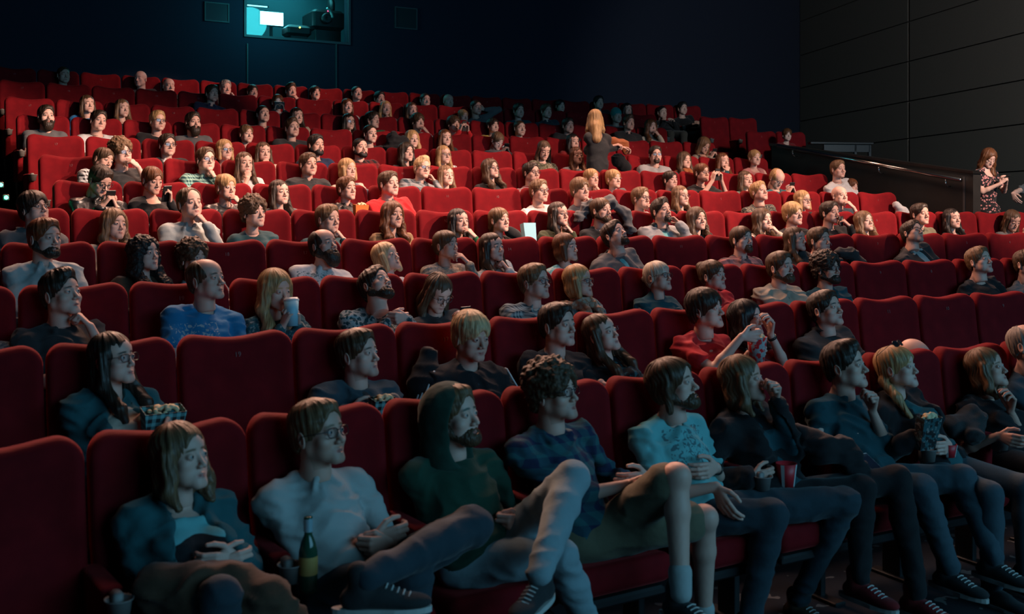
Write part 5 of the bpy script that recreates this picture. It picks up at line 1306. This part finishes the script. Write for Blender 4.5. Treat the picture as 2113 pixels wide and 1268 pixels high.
7|1122|310|f|long|brown|print:olive:long:crew:khaki|lap|pit=-26 yaw=-10|woman with long brown hair and camouflage jacket looking down
7|1189|322|f|longpart|auburn|plain:lgray:short:crew|lap|yaw=-4|reddish-haired woman in grey T-shirt beside the standing woman
7|1352|320|m|short|dark|plain:black:long:crew+plain:lgray::|lap|g beard=goatee yaw=-18 open=1.0|bearded man in glasses and pale grey blazer
7|1412|332|f|wavy|brown|plain:gray:long:crew|lap|yaw=4 scarf=rust|brown-haired woman wearing a rust-coloured scarf
7|1491|333|f|longpart|auburn|plain:dteal:long:crew|mouthR|yaw=2|red-haired woman drinking from something white
7|1557|326|f|slick|blond|plain:pink:tank:scoop|lap|yaw=-4|woman with tied fair hair and pink sleeveless top
8|95|240|m|short|dark|plain:gray:short:crew|lap|beard=bigbeard yaw=-6 smile|big-bearded man in grey T-shirt at the left end of the ninth row
8|203|250|m|short|dark|plain:white:short:crew|lap|rol=8 yaw=-2|dark-haired man in white T-shirt leaning sideways
8|325|250|m|short|blond|plain:black:short:crew|lap|g smile|fair-haired man in thick-rimmed glasses and black T-shirt
8|398|253|m|short|dark|plain:gray:short:crew|lap|beard=bigbeard yaw=-2 smile|big-bearded man in grey T-shirt, the one further from the aisle
8|508|277|f|slick|lbrown|plain:char:long:crew|lap|smile|smiling woman with light curly tied-back hair
8|602|265|m|quiff|brown|plain:white:long:crew+plain:char::|lap|pit=6 open=1.0|young man with brown quiff, dark jacket and white T-shirt
8|763|277|m|buzz|dark|plain:black:long:crew|lap|smile yaw=4|smiling man with cropped hair in black, ninth row
8|850|288|f|wavy|blond|plain:brown:long:crew|lap|yaw=-2|woman with wavy fair hair in the shadow of the ninth row
8|918|285|f|longpart|auburn|plain:char:long:crew|lap|yaw=-4|woman with reddish dark hair next to the wavy-haired woman
8|1026|290|f|slick|lbrown|plain:gray:long:hood|phone|pit=-34 yaw=6|person in grey hoodie with phone light on the face|phonelit|glowing phone read by the person in grey hoodie
8|1182|293|f|longpart|black|plain:dred:long:crew|lap|yaw=4|woman with long black hair left of the standing woman
8|1452|300|f|wavy|lbrown|plain:beige:long:scoop|phone|pit=-30 yaw=8|woman with wavy light hair looking down into her lap|phone|red-cased phone held by the wavy-haired woman looking down
9|180|216|f|longpart|brown|plain:royal:long:crew|lap|pit=4|long-haired woman in bright blue top at the upper left
9|252|224|f|longpart|lbrown|plain:char:long:scoop|lap|yaw=4|woman with straight light brown hair behind the fair-haired glasses man
9|542|236|m|buzz|dark|plain:char:long:crew|lap|pit=6|man with cropped hair and charcoal shirt, tenth row
9|612|240|f|long|dark|plain:beige:long:crew|lap|yaw=2|woman with long dark hair, tenth row, face half in shadow
9|719|252|f|longpart|dark|plain:beige:long:crew|lap|g|dark-haired woman whose glasses reflect blue light
9|768|248|m|short|dark|plain:green:long:crew|lap|yaw=24|man with short dark hair turned away, green collar
9|862|252|m|mop|brown|plain:lgray:short:crew|mouthL|yaw=4|person with brown fringe rubbing the nose
9|936|257|m|mop|brown|plain:red:long:crew|phoneup|yaw=4|person in red holding a phone up in front of the face|phone|dark phone raised in front of a brown-haired person
9|1017|260|f|updo|dark|plain:yellow:long:scoop|lap|yaw=4 smile|woman with dark pinned-up hair and mustard top
9|1072|265|m|buzz|brown|plain:black:long:crew|lap|smile|smiling man with cropped hair and black top, tenth row
9|1172|260|m|short|dark|plain:lgray:long:crew+plain:char::hood|lap|open=.7|man in black hoodie with white zip edge
9|1297|254|m|quiff|brown|plain:black:long:collar+plain:char::|lap|open=.7 yaw=4|young man in dark grey jacket right of the standing woman
9|1343|262|f|wavy|auburn|plain:cream:long:scoop|mouthL|yaw=2|woman with long wavy auburn hair and cream top
10|437|193|m|short|brown|plain:navy:long:collar|lap|yaw=4|man in navy shirt, eleventh row, at the upper left
10|573|211|f|slick|auburn|plain:char:long:crew|phoneup|pit=-6 yaw=-20|person with cyan-lit face behind a black phone|camera|wide black phone held in front of the cyan-lit face
10|716|220|f|bob|auburn|print:lblue:short:crew:white|lap|smile yaw=-4|smiling woman with red-brown bob and patterned blue shirt
10|795|224|f|longpart|blond|plain:gray:long:crew|chinL|smile rol=6 yaw=-4|smiling blonde woman with her arm raised, eleventh row
10|849|227|f|longpart|brown|plain:lgray:short:crew|fistL|yaw=-2|brown-haired woman resting her cheek on her fist, eleventh row
10|955|241|f|slick|blond|plain:char:long:crew|lap|yaw=4|fair-haired person with tied hair below the grey-shirted man
10|982|222|m|buzz|dark|plain:gray:long:crew|headback|yaw=6|man in grey shirt with one arm behind his head
10|1070|229|m|short|dark|plain:dteal:long:crew|lap|dark|dim figure in dark teal in the upper rows
10|1127|230|m|short|brown|plain:dblue:long:collar|lap|dark yaw=4|dim man in a blue jacket in the upper rows
10|1272|240|m|beanie|teal|plain:gray:long:crew|lap|dark|dim person wearing a teal beanie
11|131|155|m|buzz|brown|plain:black:long:crew|lap|dark|man with cropped hair alone in the topmost row at left
11|290|163|m|bald|none|plain:char:long:crew|lap|dark yaw=-50|dim bald head turned to the left in the topmost row
11|348|178|m|bald|none|plain:char:long:crew|lap|dark|dim face low behind the seats left of the navy shirt man
11|465|182|m|short|gray|plain:gray:long:crew|cheekL|dark|grey-haired man leaning on his hand in the topmost row
11|521|190|f|slick|dark|plain:black:long:crew|lap|dark|dark-haired woman under the left booth trim, topmost row
11|600|188|m|quiff|brown|plain:black:long:crew|mouthL|dark|man below the booth window with his hand at his mouth
11|650|192|f|slick|dark|plain:black:long:crew|lap|dark|woman with tied dark hair below the booth window
11|736|193|m|buzz|dark|plain:gray:long:crew|lap|dark pit=6|man with cropped hair looking up right of the booth window
11|783|204|m|short|black|plain:black:long:crew|lap|dark|black-haired person above the smiling blonde woman
11|877|207|m|buzz|dark|plain:black:long:crew|lap|dark|dim cropped-haired face in the topmost row, left of two
11|925|209|m|bald|none|plain:black:long:crew|lap|dark|dim hairless face in the topmost row, right of two
11|1156|219|f|slick|black|plain:green:long:crew|lap|dark|dim person in dark green sleeves in the topmost row
11|1235|212|m|short|black|plain:black:long:crew|lap|dark|dim face just above the standing blonde woman
11|1294|226|f|long|black|plain:char:long:crew|lap|dark|dim long-haired person above the teal beanie, to its right
11|1366|232|m|buzz|black|plain:black:long:crew|fistR|dark|dim person raising a hand near the upper right seats
11|1408|224|m|short|black|plain:black:long:crew|lap|dark|dim tall person at the right end of the topmost row
8|1624|279|k|mop|auburn|plain:dred:long:crew|lap|free lean=-.75 yaw=-10|child with red-brown bowl haircut peeping over the balustrade
7|1228|248|f|longpart|blond|plain:char:long:crew|x|free stand lean=.40 turn=195 yaw=150 pit=-20 hr=1262,302,-.62,hold hl=1280,304,-.60,hold sc=1.05|blonde woman standing with her back turned, charcoal sweater and dark jeans
5|2040|326|f|wavy|auburn|floral:black:short:scoop:pink|phone|free stand skirt pit=-34 yaw=-5 lean=-.35 turn=10|red-haired woman in flowered dress standing by the balustrade end|phone|dark phone held by the red-haired woman in flowered dress
5|2150|352|m|short|brown|plain:gray:short:crew|x|free lean=-.5 hr=2072,408,.02,relax,down er=-.9,.2,-.5|person in grey with bent knees cut off by the right edge
"""
ROW_LIMIT = 99
for ln in AUD.strip().splitlines():
    if ln.strip() and int(ln.split('|')[0]) <= ROW_LIMIT: person(ln)
cnt = {}
for r, k, s in SEATS:
    c = cnt.get(r, 0); cnt[r] = c+1; num = NB[r]-k if k < 30 else 52-k-20
    last = not any(rr == r and kk == k+1 for rr, kk, _ in SEATS)
    state = 'occupied' if (r, k) in OCC else 'empty'
    if k >= 30: lab = '%s red seat of the %s separate pair at upper right, %s one' % (state, 'nearer' if r == 9 else 'farther', 'left' if k == 30 else 'right')
    else: lab = '%s red velvet seat in the %s row, %s from the left picture edge' % (state, ROWN[r], ORD[c])
    make_seat(r, s, lab, max(1, num), last)

# ------------------------------------------------------------------ belongings and refreshments
def wp(row, px, py, dy):
    x, y, _, a = at_row(row, px, dy); return Vector((x, y, height(px, py, x, y)))
def yaw_at(row, px): return at_row(row, px)[3]
def RZ(row, px, tilt=0., extra=0.): return Matrix.Rotation(yaw_at(row, px)+extra, 3, 'Z') @ Matrix.Rotation(tilt, 3, 'X')
FPL = fab('plain')
def heap(name, row, pts, col, label, cat, mat=None, A=.022, h=.014, seed=3):
    return blob(name, [(tuple(wp(row, px, py, dy)), r) for px, py, dy, r in pts], mat or FPL, col, label, cat, A, h, seed)
heap('coat', 0, [(330, 1215, -.46, .075), (400, 1225, -.50, .09), (480, 1225, -.54, .085), (545, 1250, -.62, .08), (590, 1290, -.64, .075)], COL['brown'], 'dark brown coat heaped over the lap of the woman in the teal cardigan', 'coat')
b_ = MB().lathe([(0, -.115), (.029, -.115), (.031, -.10), (.031, .02), (.024, .05), (.0135, .075), (.012, .12), (.0145, .122), (.0145, .134), (0, .134)], 20).build('beer_bottle', GLASSG, None, True); b_.location = wp(0, 636, 1150, -.50)
MB().lathe([(.0318, -.055), (.0318, .005)], 20).build('label', flatmat('bottle_label', (.45, .28, .08), .6), b_, True); MB().lathe([(.0150, .085), (.0152, .128)], 16).build('foil', flatmat('pale_foil', (.35, .55, .62), .35, .4), b_, True)
tag(b_, 'green bottle with a tan label standing on the armrest by the pale blue shirt man', 'bottle')
def striped(o, r, h, n=4):
    mb = MB()
    for k in range(n):
        t = 2*math.pi*(k+.3)/n; w_ = .35
        mb.add([((r*.74+.0012)*math.cos(t+a), (r*.74+.0012)*math.sin(t+a), -h/2+.002) for a in (-w_/2, w_/2)]+[((r+.0012)*math.cos(t+a), (r+.0012)*math.sin(t+a), h/2-.002) for a in (w_/2, -w_/2)], [(0, 1, 2, 3)])
    mb.build('white_stripes', WHITEP, o)
o = cup('red and white striped paper cup between the turquoise shirt and the black blazer', wp(0, 1622, 980, -.44), RZ(0, 1622), CUPRED, .048, .105, lid=False); striped(o, .048, .105)
o = cup('small red paper cup in the lap of the blonde woman with sunglasses', wp(0, 1958, 930, -.46), RZ(0, 1958), CUPRED, .040, .065, lid=False); striped(o, .040, .065)
carton('dark popcorn carton with red foot held by the blonde woman with sunglasses', wp(0, 1912, 893, -.52), RZ(0, 1912, .2), .125, .055, .165, fab('print', COL['teal']), COL['black'])
phone('pale phone lying by the armrest beside the raised fist', wp(0, 1797, 958, -.46), RZ(0, 1797, .5), False, WHITEP)
heap('jacket', 0, [(1640, 900, -.36, .06), (1690, 925, -.44, .065), (1740, 935, -.46, .065), (1775, 985, -.50, .06)], COL['black'], 'black jacket with brown lining bundled beside the raised fist man', 'jacket')
heap('coat', 0, [(1965, 880, -.30, .06), (2005, 870, -.32, .07), (2010, 900, -.40, .06)], COL['char'], 'dark coat bundled between the two women at the right of the front row', 'coat')
carton('patterned popcorn carton in the lap of the long-haired woman in glasses', wp(1, 335, 870, -.42), RZ(1, 335, .25), .17, .09, .11, fab('check', COL['cyan']), COL['char'])
carton('dark popcorn carton with turquoise squares in front of the denim jacket man', wp(1, 790, 848, -.46), RZ(1, 790, .15), .12, .08, .12, fab('check', COL['cyan']), COL['black'])
o = cup('popcorn bucket with turquoise and red dots between the red T-shirt man and his neighbour', wp(1, 1562, 722, -.48), RZ(1, 1562), fab('print', COL['cyan']), .058, .150, lid=False, cat='bucket', fill=True, name='popcorn_bucket'); o.color = (*COL['red'], 1)
heap('backpack', 1, [(885, 735, -.16, .05), (878, 790, -.20, .085), (880, 850, -.20, .08)], COL['black'], 'black backpack hanging behind the shoulder of the fair-haired teenager', 'backpack', A=.012)
b_ = carton('pale blue paper bag on the seat between two women in the fifth row', wp(4, 1092, 492, -.22), RZ(4, 1092, -.2), .125, .07, .27, CUPBLUE, top=False, name='paper_bag', cat='bag')
heap('puffer_jacket', 4, [(1195, 450, -.10, .055), (1215, 425, -.06, .055), (1262, 418, -.06, .055), (1290, 440, -.10, .06), (1300, 475, -.14, .06)], COL['gray'], 'grey quilted puffer jacket hung over the seat behind the bearded man in black', 'jacket', A=.03, seed=11)
carton('bright orange popcorn carton below the short-haired leather jacket woman', wp(5, 744, 437, -.36), RZ(5, 744, .1), .13, .08, .13, flatmat('orange_card', COL['orange'], .6))
heap('plastic_bag', 5, [(1850, 425, -.15, .045), (1862, 440, -.18, .07), (1885, 450, -.20, .055)], COL['white'], 'white plastic bag slumped at the foot of the balustrade', 'bag', seed=21)
heap('jacket', 3, [(1735, 520, -.24, .055), (1758, 527, -.26, .06), (1775, 545, -.30, .05)], COL['char'], 'dark jacket lying on the lap right of the man with raised hands', 'jacket')
heap('tote_bag', 5, [(735, 388, .02, .05), (748, 400, -.0, .055), (750, 425, -.05, .05)], COL['lgray'], 'pale bag behind the short-haired leather jacket woman', 'bag', seed=5)
heap('camera_bag', 4, [(1052, 478, -.26, .05), (1066, 486, -.28, .05)], COL['black'], 'small black bag left of the pale blue paper bag', 'bag', A=.01)
heap('handbag', 8, [(812, 288, -.2, .09), (828, 298, -.2, .10), (806, 305, -.2, .09)], COL['black'], 'fluffy black bag or coat on a seat in the ninth row', 'bag', A=.03, seed=8)
heap('coat', 7, [(1262, 292, -.55, .05), (1285, 298, -.5, .06), (1290, 312, -.5, .05)], COL['rust'], 'rust-coloured coats carried by the standing blonde woman', 'coat', seed=6)
heap('handbag', 7, [(1275, 330, -.5, .09), (1290, 345, -.5, .08)], COL['black'], 'black shoulder bag hanging beside the standing blonde woman', 'bag', A=.012)

def bench(row, px, dy, w, label):
    x, y, _, a = at_row(row, px, dy); z = zfloor(row)
    t = bpy.data.objects.new('bench', None); C.objects.link(t); t.location = (x, y, z); t.rotation_euler = (0, 0, a); tag(t, label, 'bench')
    MB().box((0, 0, .42), (w, .42, .06), bev=.02).build('seat', BLACKP, t)
    for sx in (-1, 1): MB().box((sx*(w/2-.05), 0, .20), (.05, .36, .39), bev=.01).build('leg', BLACKP, t)
bench(5, 2152, .42, .55, 'black bench under the person in grey at the right edge')
bench(6, 1742, -.27, .95, 'black bench under the man in the white sweater and the child')
